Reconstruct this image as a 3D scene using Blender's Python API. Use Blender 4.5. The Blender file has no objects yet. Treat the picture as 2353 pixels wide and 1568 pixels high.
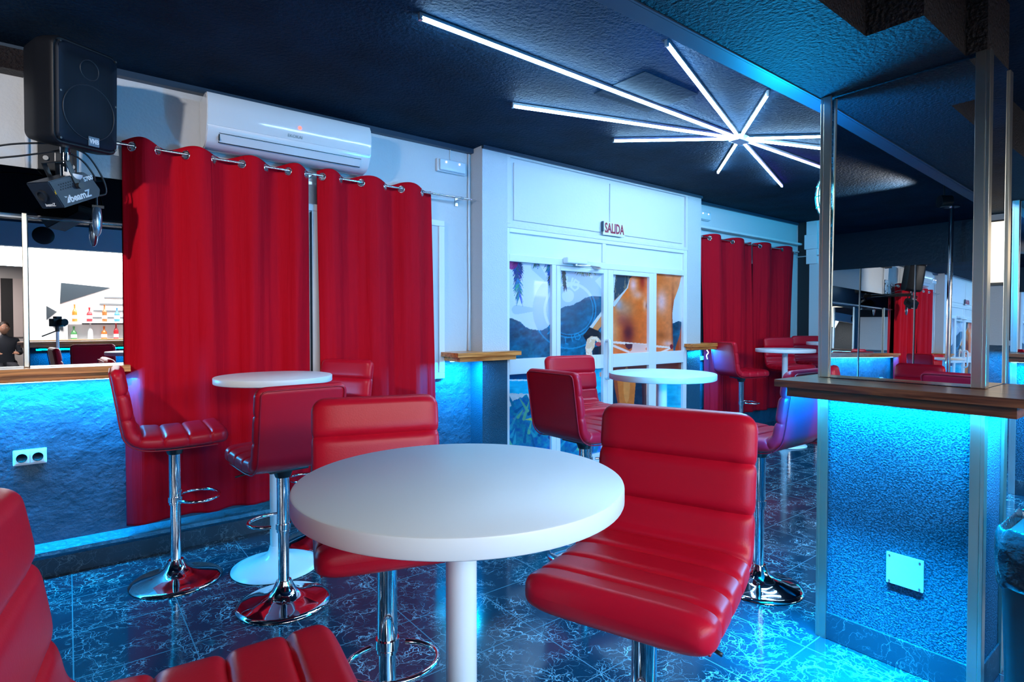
import bpy, bmesh, math, random
import numpy as np
from mathutils import Vector, Matrix, Euler
random.seed(4)
PI = math.pi
SC = bpy.context.scene
COL = SC.collection

# ------------------------------------------------------------------ camera, world, exposure
EYE = 1.34
cam_d = bpy.data.cameras.new('camera'); cam = bpy.data.objects.new('camera', cam_d); COL.objects.link(cam)
cam.location = (0, 0, EYE)
F_PX, PITCH, YAW = 1307.0, math.radians(1.1), math.radians(38.0)
cam.rotation_euler = (PI/2 - PITCH, 0, -YAW)
cam_d.sensor_fit = 'HORIZONTAL'; cam_d.sensor_width = 36.0
cam_d.lens = 36.0*F_PX/2353.0
PYC = 741 + F_PX*math.tan(PITCH)
cam_d.shift_x = 0.0; cam_d.shift_y = -(784.0-PYC)/2353.0
cam_d.clip_start = 0.03
SC.camera = cam

w = bpy.data.worlds.new('world'); SC.world = w; w.use_nodes = True
w.node_tree.nodes['Background'].inputs[0].default_value = (0.6, 0.75, 1, 1)
w.node_tree.nodes['Background'].inputs[1].default_value = 0.3
SC.view_settings.view_transform = 'Standard'; SC.view_settings.look = 'None'
SC.view_settings.gamma = 1.0; SC.view_settings.use_curve_mapping = False
SC.view_settings.exposure = 0.55
SC.cycles.max_bounces = 10; SC.cycles.diffuse_bounces = 4; SC.cycles.glossy_bounces = 6
SC.cycles.transmission_bounces = 6
SC.cycles.use_denoising = True
SC.cycles.sample_clamp_indirect = 4.0
SC.cycles.caustics_reflective = False; SC.cycles.caustics_refractive = False

def area(name, loc, rot, sx, sy, power, col):
    d = bpy.data.lights.new(name, 'AREA'); d.shape = 'RECTANGLE'; d.size = sx; d.size_y = sy
    d.energy = power; d.color = col
    o = bpy.data.objects.new(name, d); COL.objects.link(o)
    o.location = loc; o.rotation_euler = rot
    return o
CYAN = (0.0, 0.44, 1.0)
area('bar_wall_fill', (1.2, -4.3, 2.45), (math.radians(-35), 0, 0), 3.5, 0.2, 70, (1, .97, .94))  # added fill lamp, brightens the bar wall seen in the mirror
WARM = (1.0, 0.93, 0.90)
# bar area behind the camera: the bright room light; ceiling lights of the near side
area('bar_ceiling_light', (1.2, -3.55, 2.50), (0, 0, 0), 5.0, 0.8, 150, WARM)
area('bar_front_light', (1.5, -2.6, 2.35), (math.radians(62), 0, math.radians(-12)), 5.0, 0.6, 85, (.80, .93, 1))
sd_ = bpy.data.lights.new('left_wall_fill', 'SPOT'); sd_.energy = 95; sd_.color = (1, .95, .93); sd_.shadow_soft_size = .035  # added fill lamp, no known fixture; brightens the upper left wall
sd_.spot_size = math.radians(84); sd_.spot_blend = .5
sl = bpy.data.objects.new('left_wall_fill', sd_); COL.objects.link(sl); sl.location = (-1.2, 1.75, 2.58)
sl.rotation_euler = Vector((2.0, 2.13, -.15)).to_track_quat('-Z', 'Y').to_euler()
area('room_light', (4.9, -2.2, 2.5), (math.radians(35), 0, 0), 3.0, 0.6, 24, (.7, .85, 1))
cs = bpy.data.lights.new('far_wall_cyan_fill', 'SPOT'); cs.energy = 75; cs.color = (0, .52, 1); cs.shadow_soft_size = .035; cs.spot_size = math.radians(120); cs.spot_blend = .8  # added fill lamp hidden behind the pillar, turns the far wall cyan
co = bpy.data.objects.new('far_wall_cyan_fill', cs); COL.objects.link(co); co.location = (6.9, 1.75, 2.60); co.rotation_euler = Vector((.1, 2.1, -.25)).to_track_quat('-Z', 'Y').to_euler()
# cyan strips fixed under the wooden ledges, shining down the walls, with added fill lamps among them
def led(name, loc, sx, sy, power, rot=(0, 0, 0)):
    return area(name, loc, rot, sx, sy, power, CYAN)
led('ledge_led_light', (-1.2, 3.78, 1.030), 3.0, 0.03, 80)
led('ledge_led_light', (0.20, 3.745, 1.020), 0.03, 0.03, 5, (0, math.radians(-35), 0))  # extra lamp added at the ledge end to tint the curtain edge blue
led('ledge_led_light', (2.42, 3.70, 1.030), 0.22, 0.03, 26)
led('ledge_led_light', (5.70, 3.70, 1.030), 0.20, 0.03, 30)
led('ledge_led_light', (2.475, 0.80, 1.020), 0.03, 0.70, 21)
led('ledge_led_light', (2.29, 0.80, 1.035), 0.03, 0.70, 45).data.spread = math.radians(50)  # extra lamp added beside the strip to brighten the floor
led('ledge_led_light', (2.60, 1.14, 1.020), 0.50, 0.03, 34, (math.radians(38), 0, 0))
led('ledge_led_light', (2.66, 0.50, 1.020), 0.40, 0.03, 22)
led('ledge_led_light', (5.70, 0.80, 1.020), 0.03, 0.60, 34)
led('ledge_led_light', (5.95, 1.125, 1.020), 0.40, 0.03, 20)
led('ledge_led_light', (2.2, -1.18, 1.010), 5.0, 0.03, 85, (math.radians(35), 0, 0))
led('ledge_led_light', (7.95, 1.0, 1.020), 0.03, 3.6, 60)

# ------------------------------------------------------------------ materials
def new_mat(name):
    m = bpy.data.materials.new(name); m.use_nodes = True
    nt = m.node_tree; b = nt.nodes['Principled BSDF']
    return m, nt, b
def sock(b, names, v):
    for n in names:
        if n in b.inputs:
            b.inputs[n].default_value = v; return
def rgb(c): return (c[0], c[1], c[2], 1)
def lin(r, g, b):
    f = lambda v: ((v/255+0.055)/1.055)**2.4 if v > 10 else v/255/12.92
    return (f(r), f(g), f(b))
def simple(name, col, rough=0.5, metal=0.0, spec=None, bump=0, bscale=50, emis=None, estr=0, coat=0, det=3, var=0, vscale=8, bdist=0.01):
    m, nt, b = new_mat(name)
    b.inputs['Base Color'].default_value = rgb(col)
    b.inputs['Roughness'].default_value = rough; b.inputs['Metallic'].default_value = metal
    if spec is not None: sock(b, ['Specular IOR Level', 'Specular'], spec)
    if coat: sock(b, ['Coat Weight'], coat); sock(b, ['Coat Roughness'], 0.08)
    if emis:
        b.inputs['Emission Color'].default_value = rgb(emis); b.inputs['Emission Strength'].default_value = estr
    if bump or var:
        tc = nt.nodes.new('ShaderNodeTexCoord')
    if bump:
        n = nt.nodes.new('ShaderNodeTexNoise'); n.inputs['Scale'].default_value = bscale; n.inputs['Detail'].default_value = det
        bp = nt.nodes.new('ShaderNodeBump'); bp.inputs['Strength'].default_value = bump; bp.inputs['Distance'].default_value = bdist
        nt.links.new(tc.outputs['Object'], n.inputs['Vector']); nt.links.new(n.outputs['Fac'], bp.inputs['Height'])
        nt.links.new(bp.outputs['Normal'], b.inputs['Normal'])
    if var:
        n2 = nt.nodes.new('ShaderNodeTexNoise'); n2.inputs['Scale'].default_value = vscale; n2.inputs['Detail'].default_value = 4
        r = nt.nodes.new('ShaderNodeValToRGB')
        r.color_ramp.elements[0].position = .3; r.color_ramp.elements[1].position = .7
        r.color_ramp.elements[0].color = rgb([c*(1-var) for c in col]); r.color_ramp.elements[1].color = rgb([min(1, c*(1+var)) for c in col])
        nt.links.new(tc.outputs['Object'], n2.inputs['Vector']); nt.links.new(n2.outputs['Fac'], r.inputs['Fac'])
        nt.links.new(r.outputs['Color'], b.inputs['Base Color'])
    return m

M = {}
M['leather'] = simple('red_leather', (0.58, 0.005, 0.021), 0.36, spec=0.26, bump=0.10, bscale=230, det=2, bdist=0.002)
M['piping'] = simple('red_piping', (0.42, 0.002, 0.018), 0.4)
M['chrome'] = simple('chrome', (0.82, 0.84, 0.86), 0.06, 1.0)
M['steel'] = simple('brushed_aluminium', (0.72, 0.74, 0.74), 0.32, 1.0)
M['gold'] = simple('champagne_aluminium', (0.80, 0.70, 0.56), 0.28, 1.0)
M['mirror'] = simple('mirror_glass', (0.90, 0.93, 0.94), 0.0, 1.0)
M['darkmirror'] = simple('dark_mirror_glass', (0.07, 0.08, 0.085), 0.03, 1.0)
M['white_lam'] = simple('white_laminate', (0.80, 0.80, 0.81), 0.38, spec=0.4)
M['white_lam_base'] = simple('white_lacquer', (0.82, 0.83, 0.84), 0.22)
M['white_frame'] = simple('white_aluminium_frame', (0.78, 0.80, 0.83), 0.35)
M['white_plastic'] = simple('white_plastic', (0.80, 0.82, 0.84), 0.25)
M['ac'] = simple('glossy_white_plastic', (0.78, 0.80, 0.82), 0.12, coat=0.5)
M['black_plastic'] = simple('black_plastic', (0.006, 0.007, 0.010), 0.45, spec=.2, bump=0.15, bscale=300, bdist=.002)
M['black_metal'] = simple('black_metal', (0.015, 0.016, 0.018), 0.35)
M['dark_gap'] = simple('dark_gap', (0.01, 0.015, 0.02), 0.8)
M['ceiling'] = simple('black_stucco_ceiling', (0.0015, 0.018, 0.040), 0.75, spec=.12, bump=0.9, bscale=55, det=6, var=0.35, vscale=3, bdist=.02)
M['beam_under'] = simple('black_roughcast_beam', (0.002, 0.011, 0.022), 0.6, spec=.2, bump=1.0, bscale=70, det=6, bdist=.02)
M['beam_side'] = simple('brown_roughcast', (0.012, 0.006, 0.006), 0.55, bump=1.0, bscale=80, det=6, bdist=.03)
M['trim_dark'] = simple('dark_blue_trim', (0.02, 0.045, 0.08), 0.45)
M['wood'] = None
M['screen'] = simple('dark_screen', (0.01, 0.01, 0.01), 0.2)
M['red_letter'] = simple('dark_red_print', (0.28, 0.0, 0.02), 0.5)
M['black_bag'] = simple('black_bin_bag', (0.012, 0.014, 0.018), 0.16, bump=0.6, bscale=14, det=4, bdist=.03)
M['bin'] = simple('black_bin_plastic', (0.015, 0.018, 0.022), 0.35)
M['white_print'] = simple('white_print', (0.75, 0.78, 0.8), 0.5)
M['bin_led'] = simple('cyan_led_strip', (0.3, 0.7, 1), 0.5, emis=(0.1, 0.62, 1.0), estr=22)
M['skin'] = simple('skin', (0.52, 0.27, 0.18), 0.5)
M['hair'] = simple('dark_hair', (0.02, 0.012, 0.01), 0.6)
M['shirt'] = simple('dark_shirt', (0.03, 0.035, 0.05), 0.8)

def wood_mat(name, c1, c2, axis):
    m, nt, b = new_mat(name)
    tc = nt.nodes.new('ShaderNodeTexCoord'); mp = nt.nodes.new('ShaderNodeMapping')
    mp.inputs['Scale'].default_value = (1.2, 22, 22) if axis == 'x' else (22, 1.2, 22)
    n = nt.nodes.new('ShaderNodeTexNoise'); n.inputs['Scale'].default_value = 2.2; n.inputs['Detail'].default_value = 5; n.inputs['Distortion'].default_value = 1.5
    r = nt.nodes.new('ShaderNodeValToRGB'); r.color_ramp.elements[0].position = .35; r.color_ramp.elements[1].position = .62
    r.color_ramp.elements[0].color = rgb(c1); r.color_ramp.elements[1].color = rgb(c2)
    nt.links.new(tc.outputs['Object'], mp.inputs['Vector']); nt.links.new(mp.outputs['Vector'], n.inputs['Vector'])
    nt.links.new(n.outputs['Fac'], r.inputs['Fac']); nt.links.new(r.outputs['Color'], b.inputs['Base Color'])
    b.inputs['Roughness'].default_value = 0.28; sock(b, ['Coat Weight'], 0.15); sock(b, ['Coat Roughness'], .12)
    return m
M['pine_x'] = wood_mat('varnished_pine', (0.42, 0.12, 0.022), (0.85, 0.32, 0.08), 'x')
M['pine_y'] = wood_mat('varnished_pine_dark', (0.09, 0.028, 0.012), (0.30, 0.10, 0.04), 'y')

# walls: white paint above the dado line, navy gloss paint below it, over rough plaster
def wall_mat(name, up, low, zsplit, rough_up=0.6, rough_low=0.30, fine=False, wob=0.01):
    m, nt, b = new_mat(name); L = nt.links
    geo = nt.nodes.new('ShaderNodeNewGeometry'); sep = nt.nodes.new('ShaderNodeSeparateXYZ'); L.new(geo.outputs['Position'], sep.inputs[0])
    nz = nt.nodes.new('ShaderNodeTexNoise'); nz.inputs['Scale'].default_value = 9; L.new(geo.outputs['Position'], nz.inputs['Vector'])
    ad = nt.nodes.new('ShaderNodeMath'); ad.operation = 'MULTIPLY_ADD'; ad.inputs[1].default_value = wob; L.new(nz.outputs['Fac'], ad.inputs[0]); L.new(sep.outputs['Z'], ad.inputs[2])
    gt = nt.nodes.new('ShaderNodeMath'); gt.operation = 'GREATER_THAN'; gt.inputs[1].default_value = zsplit+wob/2; L.new(ad.outputs[0], gt.inputs[0])
    mix = nt.nodes.new('ShaderNodeMixRGB'); mix.inputs[1].default_value = rgb(low); mix.inputs[2].default_value = rgb(up)
    L.new(gt.outputs[0], mix.inputs[0]); L.new(mix.outputs[0], b.inputs['Base Color'])
    mr = nt.nodes.new('ShaderNodeMapRange'); mr.inputs[3].default_value = rough_low; mr.inputs[4].default_value = rough_up
    L.new(gt.outputs[0], mr.inputs[0]); L.new(mr.outputs[0], b.inputs['Roughness'])
    n1 = nt.nodes.new('ShaderNodeTexNoise'); n1.inputs['Scale'].default_value = 4.5; n1.inputs['Detail'].default_value = 9; n1.inputs['Roughness'].default_value = .62
    n1.inputs['Distortion'].default_value = .05
    n2 = nt.nodes.new('ShaderNodeTexNoise'); n2.inputs['Scale'].default_value = 120 if fine else 60; n2.inputs['Detail'].default_value = 2
    L.new(geo.outputs['Position'], n1.inputs['Vector']); L.new(geo.outputs['Position'], n2.inputs['Vector'])
    b1 = nt.nodes.new('ShaderNodeBump'); b1.inputs['Distance'].default_value = 0.0 if fine else 0.045; b1.inputs['Strength'].default_value = .8
    # plaster is rougher under the dado line
    ms = nt.nodes.new('ShaderNodeMapRange'); ms.inputs[3].default_value = .9; ms.inputs[4].default_value = .18
    L.new(gt.outputs[0], ms.inputs[0]); L.new(ms.outputs[0], b1.inputs['Strength'])
    b2 = nt.nodes.new('ShaderNodeBump'); b2.inputs['Distance'].default_value = 0.006; b2.inputs['Strength'].default_value = 1.0 if fine else .35
    L.new(n1.outputs['Fac'], b1.inputs['Height']); L.new(n2.outputs['Fac'], b2.inputs['Height'])
    L.new(b1.outputs['Normal'], b2.inputs['Normal']); L.new(b2.outputs['Normal'], b.inputs['Normal'])
    return m
WHITE = (0.60, 0.62, 0.64); NAVY = (0.012, 0.065, 0.115)
M['wall'] = wall_mat('white_and_navy_rough_plaster', WHITE, NAVY, 1.085)
M['wallf'] = wall_mat('white_and_navy_stippled_plaster', WHITE, NAVY, 1.085, fine=True)
M['white_wall'] = simple('white_plaster', (0.70, 0.70, 0.70), 0.7, bump=.3, bscale=40)

def speckle_mat():
    m, nt, b = new_mat('blue_grey_roughcast'); L = nt.links
    tc = nt.nodes.new('ShaderNodeTexCoord')
    n = nt.nodes.new('ShaderNodeTexNoise'); n.inputs['Scale'].default_value = 150; n.inputs['Detail'].default_value = 3
    r = nt.nodes.new('ShaderNodeValToRGB'); r.color_ramp.elements[0].position = .42; r.color_ramp.elements[1].position = .70
    r.color_ramp.elements[0].color = rgb((.004, .035, .07)); r.color_ramp.elements[1].color = rgb((.035, .13, .22))
    L.new(tc.outputs['Object'], n.inputs['Vector']); L.new(n.outputs['Fac'], r.inputs['Fac']); L.new(r.outputs['Color'], b.inputs['Base Color'])
    bp = nt.nodes.new('ShaderNodeBump'); bp.inputs['Strength'].default_value = .9; bp.inputs['Distance'].default_value = .012
    L.new(n.outputs['Fac'], bp.inputs['Height']); L.new(bp.outputs['Normal'], b.inputs['Normal'])
    b.inputs['Roughness'].default_value = .55; sock(b, ['Specular IOR Level'], .25)
    return m
M['roughcast'] = speckle_mat()

def marble_mat(name, grout=True):
    m, nt, b = new_mat(name); L = nt.links
    geo = nt.nodes.new('ShaderNodeNewGeometry')
    pos = geo.outputs['Position']
    dn = nt.nodes.new('ShaderNodeTexNoise'); dn.inputs['Scale'].default_value = 5.5; dn.inputs['Detail'].default_value = 5
    L.new(pos, dn.inputs['Vector'])
    sub = nt.nodes.new('ShaderNodeVectorMath'); sub.operation = 'SUBTRACT'; sub.inputs[1].default_value = (.5, .5, .5); L.new(dn.outputs['Color'], sub.inputs[0])
    scl = nt.nodes.new('ShaderNodeVectorMath'); scl.operation = 'SCALE'; scl.inputs['Scale'].default_value = .30; L.new(sub.outputs[0], scl.inputs[0])
    add = nt.nodes.new('ShaderNodeVectorMath'); add.operation = 'ADD'; L.new(pos, add.inputs[0]); L.new(scl.outputs[0], add.inputs[1])
    outs = []
    for sc_, wd in ((7.5, .017), (16, .020), (31, .024)):
        v = nt.nodes.new('ShaderNodeTexVoronoi'); v.feature = 'DISTANCE_TO_EDGE'; v.inputs['Scale'].default_value = sc_
        L.new(add.outputs[0], v.inputs['Vector'])
        mr = nt.nodes.new('ShaderNodeMapRange'); mr.inputs[1].default_value = 0; mr.inputs[2].default_value = wd; mr.inputs[3].default_value = 1; mr.inputs[4].default_value = 0
        L.new(v.outputs['Distance'], mr.inputs[0]); outs.append(mr.outputs[0])
    mk = nt.nodes.new('ShaderNodeTexNoise'); mk.inputs['Scale'].default_value = 6; mk.inputs['Detail'].default_value = 4; L.new(pos, mk.inputs['Vector'])
    mkr = nt.nodes.new('ShaderNodeMapRange'); mkr.inputs[1].default_value = .40; mkr.inputs[2].default_value = .62; L.new(mk.outputs['Fac'], mkr.inputs[0])
    mx = nt.nodes.new('ShaderNodeMath'); mx.operation = 'MAXIMUM'; L.new(outs[0], mx.inputs[0]); L.new(outs[1], mx.inputs[1])
    mk2 = nt.nodes.new('ShaderNodeTexNoise'); mk2.inputs['Scale'].default_value = 14; L.new(pos, mk2.inputs['Vector'])
    mk3 = nt.nodes.new('ShaderNodeMapRange'); mk3.inputs[1].default_value = .48; mk3.inputs[2].default_value = .60; L.new(mk2.outputs['Fac'], mk3.inputs[0])
    m3 = nt.nodes.new('ShaderNodeMath'); m3.operation = 'MULTIPLY'; L.new(outs[2], m3.inputs[0]); L.new(mk3.outputs[0], m3.inputs[1])
    mx2 = nt.nodes.new('ShaderNodeMath'); mx2.operation = 'MAXIMUM'; L.new(mx.outputs[0], mx2.inputs[0]); L.new(m3.outputs[0], mx2.inputs[1]); mx = mx2
    mu = nt.nodes.new('ShaderNodeMath'); mu.operation = 'MULTIPLY'; L.new(mx.outputs[0], mu.inputs[0]); L.new(mkr.outputs[0], mu.inputs[1])
    c = nt.nodes.new('ShaderNodeMixRGB'); c.inputs[1].default_value = rgb((.007, .028, .048)); c.inputs[2].default_value = rgb((.50, .60, .64) if grout else (.16, .22, .25)); L.new(mu.outputs[0], c.inputs[0])
    last = c.outputs[0]
    rough = 0.10
    if grout:
        sep = nt.nodes.new('ShaderNodeSeparateXYZ'); L.new(pos, sep.inputs[0])
        gs = []
        for ax, ph in (('X', -0.0), ('Y', -0.287)):
            a = nt.nodes.new('ShaderNodeMath'); a.operation = 'ADD'; a.inputs[1].default_value = ph + 39.7; L.new(sep.outputs[ax], a.inputs[0])
            d = nt.nodes.new('ShaderNodeMath'); d.operation = 'DIVIDE'; d.inputs[1].default_value = .397; L.new(a.outputs[0], d.inputs[0])
            fr = nt.nodes.new('ShaderNodeMath'); fr.operation = 'FRACT'; L.new(d.outputs[0], fr.inputs[0])
            lt = nt.nodes.new('ShaderNodeMath'); lt.operation = 'LESS_THAN'; lt.inputs[1].default_value = .011; L.new(fr.outputs[0], lt.inputs[0])
            gs.append(lt.outputs[0])
        g = nt.nodes.new('ShaderNodeMath'); g.operation = 'MAXIMUM'; L.new(gs[0], g.inputs[0]); L.new(gs[1], g.inputs[1])
        c2 = nt.nodes.new('ShaderNodeMixRGB'); c2.inputs[2].default_value = rgb((.10, .14, .17)); L.new(last, c2.inputs[1]); L.new(g.outputs[0], c2.inputs[0])
        last = c2.outputs[0]
        mr = nt.nodes.new('ShaderNodeMapRange'); mr.inputs[3].default_value = rough; mr.inputs[4].default_value = .6; L.new(g.outputs[0], mr.inputs[0]); L.new(mr.outputs[0], b.inputs['Roughness'])
    else:
        b.inputs['Roughness'].default_value = .45
    L.new(last, b.inputs['Base Color'])
    return m
M['marble'] = marble_mat('black_marble_tile_floor')
M['marble_skirt'] = marble_mat('black_marble_skirting', False)

def curtain_mat():
    m, nt, b = new_mat('red_curtain_fabric'); L = nt.links
    tc = nt.nodes.new('ShaderNodeTexCoord'); mp = nt.nodes.new('ShaderNodeMapping'); mp.inputs['Scale'].default_value = (26, 26, 1.6)
    n = nt.nodes.new('ShaderNodeTexNoise'); n.inputs['Scale'].default_value = 1.0; n.inputs['Detail'].default_value = 4; n.inputs['Distortion'].default_value = .5
    L.new(tc.outputs['Object'], mp.inputs['Vector']); L.new(mp.outputs['Vector'], n.inputs['Vector'])
    n2 = nt.nodes.new('ShaderNodeTexNoise'); n2.inputs['Scale'].default_value = 600; L.new(tc.outputs['Object'], n2.inputs['Vector'])
    b1 = nt.nodes.new('ShaderNodeBump'); b1.inputs['Distance'].default_value = .012; b1.inputs['Strength'].default_value = .6; L.new(n.outputs['Fac'], b1.inputs['Height'])
    b2 = nt.nodes.new('ShaderNodeBump'); b2.inputs['Distance'].default_value = .001; b2.inputs['Strength'].default_value = .3; L.new(n2.outputs['Fac'], b2.inputs['Height'])
    L.new(b1.outputs['Normal'], b2.inputs['Normal']); L.new(b2.outputs['Normal'], b.inputs['Normal'])
    b.inputs['Base Color'].default_value = (0.52, 0.003, 0.014, 1)
    b.inputs['Roughness'].default_value = .75; sock(b, ['Specular IOR Level'], .08)
    return m
M['curtain'] = curtain_mat()

def emit_mat(name, col, s):
    m = bpy.data.materials.new(name); m.use_nodes = True; nt = m.node_tree; nt.nodes.clear()
    e = nt.nodes.new('ShaderNodeEmission'); e.inputs[0].default_value = rgb(col); e.inputs[1].default_value = s
    o = nt.nodes.new('ShaderNodeOutputMaterial'); nt.links.new(e.outputs[0], o.inputs[0]); return m
M['tube'] = emit_mat('cyan_white_led_tube', (0.36, 0.67, 1.0), 75)
M['tube_violet'] = emit_mat('violet_white_led_tube', (0.17, 0.10, 1.0), 11)
M['lampglow'] = emit_mat('glowing_cyan_white_glass', (0.15, 0.72, 1.0), 40)
M['small_glow'] = emit_mat('warm_indicator_glow', (1, .75, .45), 6)
M['red_glow'] = emit_mat('red_power_indicator', (1, .12, .1), 2.5)
M['bar_glow'] = emit_mat('lit_white_bar_panel', (1.0, 0.97, 0.95), 1.25)
M['sign_glow'] = emit_mat('lit_cream_sign_face', (1.0, 0.86, 0.66), 1.3)
M['led_line'] = emit_mat('white_cyan_led_strip', (0.2, 0.8, 1.0), 14)
M['label_grey'] = simple('grey_print', (0.25, 0.30, 0.30), 0.5)

# ------------------------------------------------------------------ mesh helpers
def obj(name, bm, mat, parent=None, smooth=False, auto=None):
    me = bpy.data.meshes.new(name)
    bmesh.ops.recalc_face_normals(bm, faces=bm.faces)
    bm.to_mesh(me); bm.free()
    if isinstance(mat, (list, tuple)):
        for q in mat: me.materials.append(q)
    else: me.materials.append(mat)
    if smooth:
        for p in me.polygons: p.use_smooth = True
        if auto is not None and hasattr(me, 'set_sharp_from_angle'): me.set_sharp_from_angle(angle=math.radians(auto))
    o = bpy.data.objects.new(name, me); COL.objects.link(o)
    if parent is not None: o.parent = parent
    return o
def tag(o, label, cat, group=None, kind=None):
    o['label'] = label; o['category'] = cat
    if group: o['group'] = group
    if kind: o['kind'] = kind
    return o
def thing(name, label, cat, loc=(0, 0, 0), rz=0, group=None):
    o = bpy.data.objects.new(name, None); COL.objects.link(o); o.empty_display_size = .1
    o.location = loc; o.rotation_euler = (0, 0, rz)
    return tag(o, label, cat, group)
def struct(name, bm, mat, label=None, parent=None):
    o = obj(name, bm, mat, parent)
    if parent is None: o['kind'] = 'structure'
    if label: o['label'] = label
    return o
def dup(root, label, loc=None, rz=None):
    r = root.copy(); COL.objects.link(r); r['label'] = label
    if loc is not None: r.location = loc
    if rz is not None: r.rotation_euler = (0, 0, rz)
    for ch in list(root.children):
        c = ch.copy(); COL.objects.link(c); c.parent = r
        for g in list(ch.children):
            d = g.copy(); COL.objects.link(d); d.parent = c
    return r
def NB(): return bmesh.new()
def box(bm, x0, x1, y0, y1, z0, z1, bev=0, seg=2, mtx=None):
    r = bmesh.ops.create_cube(bm, size=1.0)
    vs = r['verts']
    mt = Matrix.Translation(((x0+x1)/2, (y0+y1)/2, (z0+z1)/2)) @ Matrix.Diagonal((x1-x0, y1-y0, z1-z0, 1))
    if mtx is not None: mt = mtx @ mt
    bmesh.ops.transform(bm, matrix=mt, verts=vs)
    if bev:
        es = list({e for v in vs for e in v.link_edges})
        bmesh.ops.bevel(bm, geom=es, offset=bev, segments=seg, profile=.6, affect='EDGES')
    return bm
def B(*a, **k): return box(NB(), *a, **k)
def cyl(bm, p0, p1, r0, r1=None, n=24, caps=True):
    p0 = Vector(p0); p1 = Vector(p1); r1 = r0 if r1 is None else r1
    d = p1-p0
    q = d.to_track_quat('Z', 'Y').to_matrix().to_4x4()
    bmesh.ops.create_cone(bm, cap_ends=caps, segments=n, radius1=r0, radius2=r1, depth=d.length, matrix=Matrix.Translation((p0+p1)/2) @ q)
    return bm
def lathe(bm, prof, n=48, c=(0, 0, 0)):
    rings = []
    for r, z in prof:
        if r < 1e-6: rings.append([bm.verts.new((c[0], c[1], c[2]+z))])
        else: rings.append([bm.verts.new((c[0]+r*math.cos(2*PI*i/n), c[1]+r*math.sin(2*PI*i/n), c[2]+z)) for i in range(n)])
    for a, b in zip(rings[:-1], rings[1:]):
        if len(a) == 1 and len(b) == 1: continue
        for i in range(n):
            j = (i+1) % n
            if len(a) == 1: bm.faces.new((a[0], b[i], b[j]))
            elif len(b) == 1: bm.faces.new((a[i], b[0], a[j]))
            else: bm.faces.new((a[i], b[i], b[j], a[j]))
    return bm
def tube(bm, pts, r, n=10, closed=False, caps=True):
    pts = [Vector(p) for p in pts]; N = len(pts); rings = []
    up = Vector((0, 0, 1)); prev = None
    for i, p in enumerate(pts):
        if closed: t = pts[(i+1) % N]-pts[i-1]
        else: t = pts[min(i+1, N-1)]-pts[max(i-1, 0)]
        t.normalize()
        if prev is None:
            a = up if abs(t.dot(up)) < .9 else Vector((1, 0, 0))
            u = (a - t*a.dot(t)).normalized()
        else: u = (prev - t*prev.dot(t)).normalized()
        prev = u; v = t.cross(u)
        rr = r[i] if isinstance(r, (list, tuple)) else r
        rings.append([bm.verts.new(p + (u*math.cos(2*PI*k/n)+v*math.sin(2*PI*k/n))*rr) for k in range(n)])
    R = list(zip(rings[:-1], rings[1:]))
    if closed: R.append((rings[-1], rings[0]))
    for a, b in R:
        for k in range(n): bm.faces.new((a[k], a[(k+1) % n], b[(k+1) % n], b[k]))
    if caps and not closed:
        bm.faces.new(rings[0]); bm.faces.new(rings[-1][::-1])
    return bm
def prism(bm, poly, a0, a1, axis='z'):
    # extrude a 2D polygon along an axis
    def P(u, v, a): return {'z': (u, v, a), 'y': (u, a, v), 'x': (a, u, v)}[axis]
    A = [bm.verts.new(P(u, v, a0)) for u, v in poly]; Bv = [bm.verts.new(P(u, v, a1)) for u, v in poly]
    n = len(poly)
    bm.faces.new(A); bm.faces.new(Bv[::-1])
    for i in range(n): bm.faces.new((A[i], A[(i+1) % n], Bv[(i+1) % n], Bv[i]))
    return bm
def catmull(pts, n):
    P = [np.array(p, float) for p in pts]; P = [2*P[0]-P[1]]+P+[2*P[-1]-P[-2]]; out = []
    for i in range(1, len(P)-2):
        for k in range(20):
            t = k/20
            out.append(.5*((2*P[i])+(-P[i-1]+P[i+1])*t+(2*P[i-1]-5*P[i]+4*P[i+1]-P[i+2])*t*t+(-P[i-1]+3*P[i]-3*P[i+1]+P[i+2])*t**3))
    out.append(P[-2]); out = np.array(out)
    s = np.r_[0, np.cumsum(np.linalg.norm(np.diff(out, axis=0), axis=1))]
    q = np.linspace(0, s[-1], n)
    return np.stack([np.interp(q, s, out[:, k]) for k in range(out.shape[1])], 1), q
def text_bm(txt, size, depth=.001, font=None, shear=0, bold=0):
    c = bpy.data.curves.new('t', 'FONT'); c.body = txt; c.size = size; c.extrude = depth; c.align_x = 'CENTER'; c.align_y = 'CENTER'
    c.shear = shear; c.offset = bold; c.resolution_u = 3
    o = bpy.data.objects.new('t', c); COL.objects.link(o)
    dg = bpy.context.evaluated_depsgraph_get(); me = bpy.data.meshes.new_from_object(o.evaluated_get(dg))
    bm = bmesh.new(); bm.from_mesh(me); bpy.data.meshes.remove(me)
    bpy.data.objects.remove(o); bpy.data.curves.remove(c)
    return bm

# ------------------------------------------------------------------ room shell
YW, YD, XE, ZC, ZN = 3.88, 3.71, 8.15, 2.74, 2.54
XL, YB = -3.2, -7.2
struct('floor', B(XL-.1, XE+.1, YB-.1, YW+.2, -.1, 0), M['marble'])
struct('ceiling', B(XL-.1, XE+.1, 1.19, YW+.2, ZC, ZC+.1), M['ceiling'], 'black stippled ceiling over the curtain side of the room')
struct('ceiling', B(XL-.1, XE+.1, YB-.1, .776, ZN, ZN+.1), M['ceiling'], 'dark ceiling over the bar side of the room')
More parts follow.
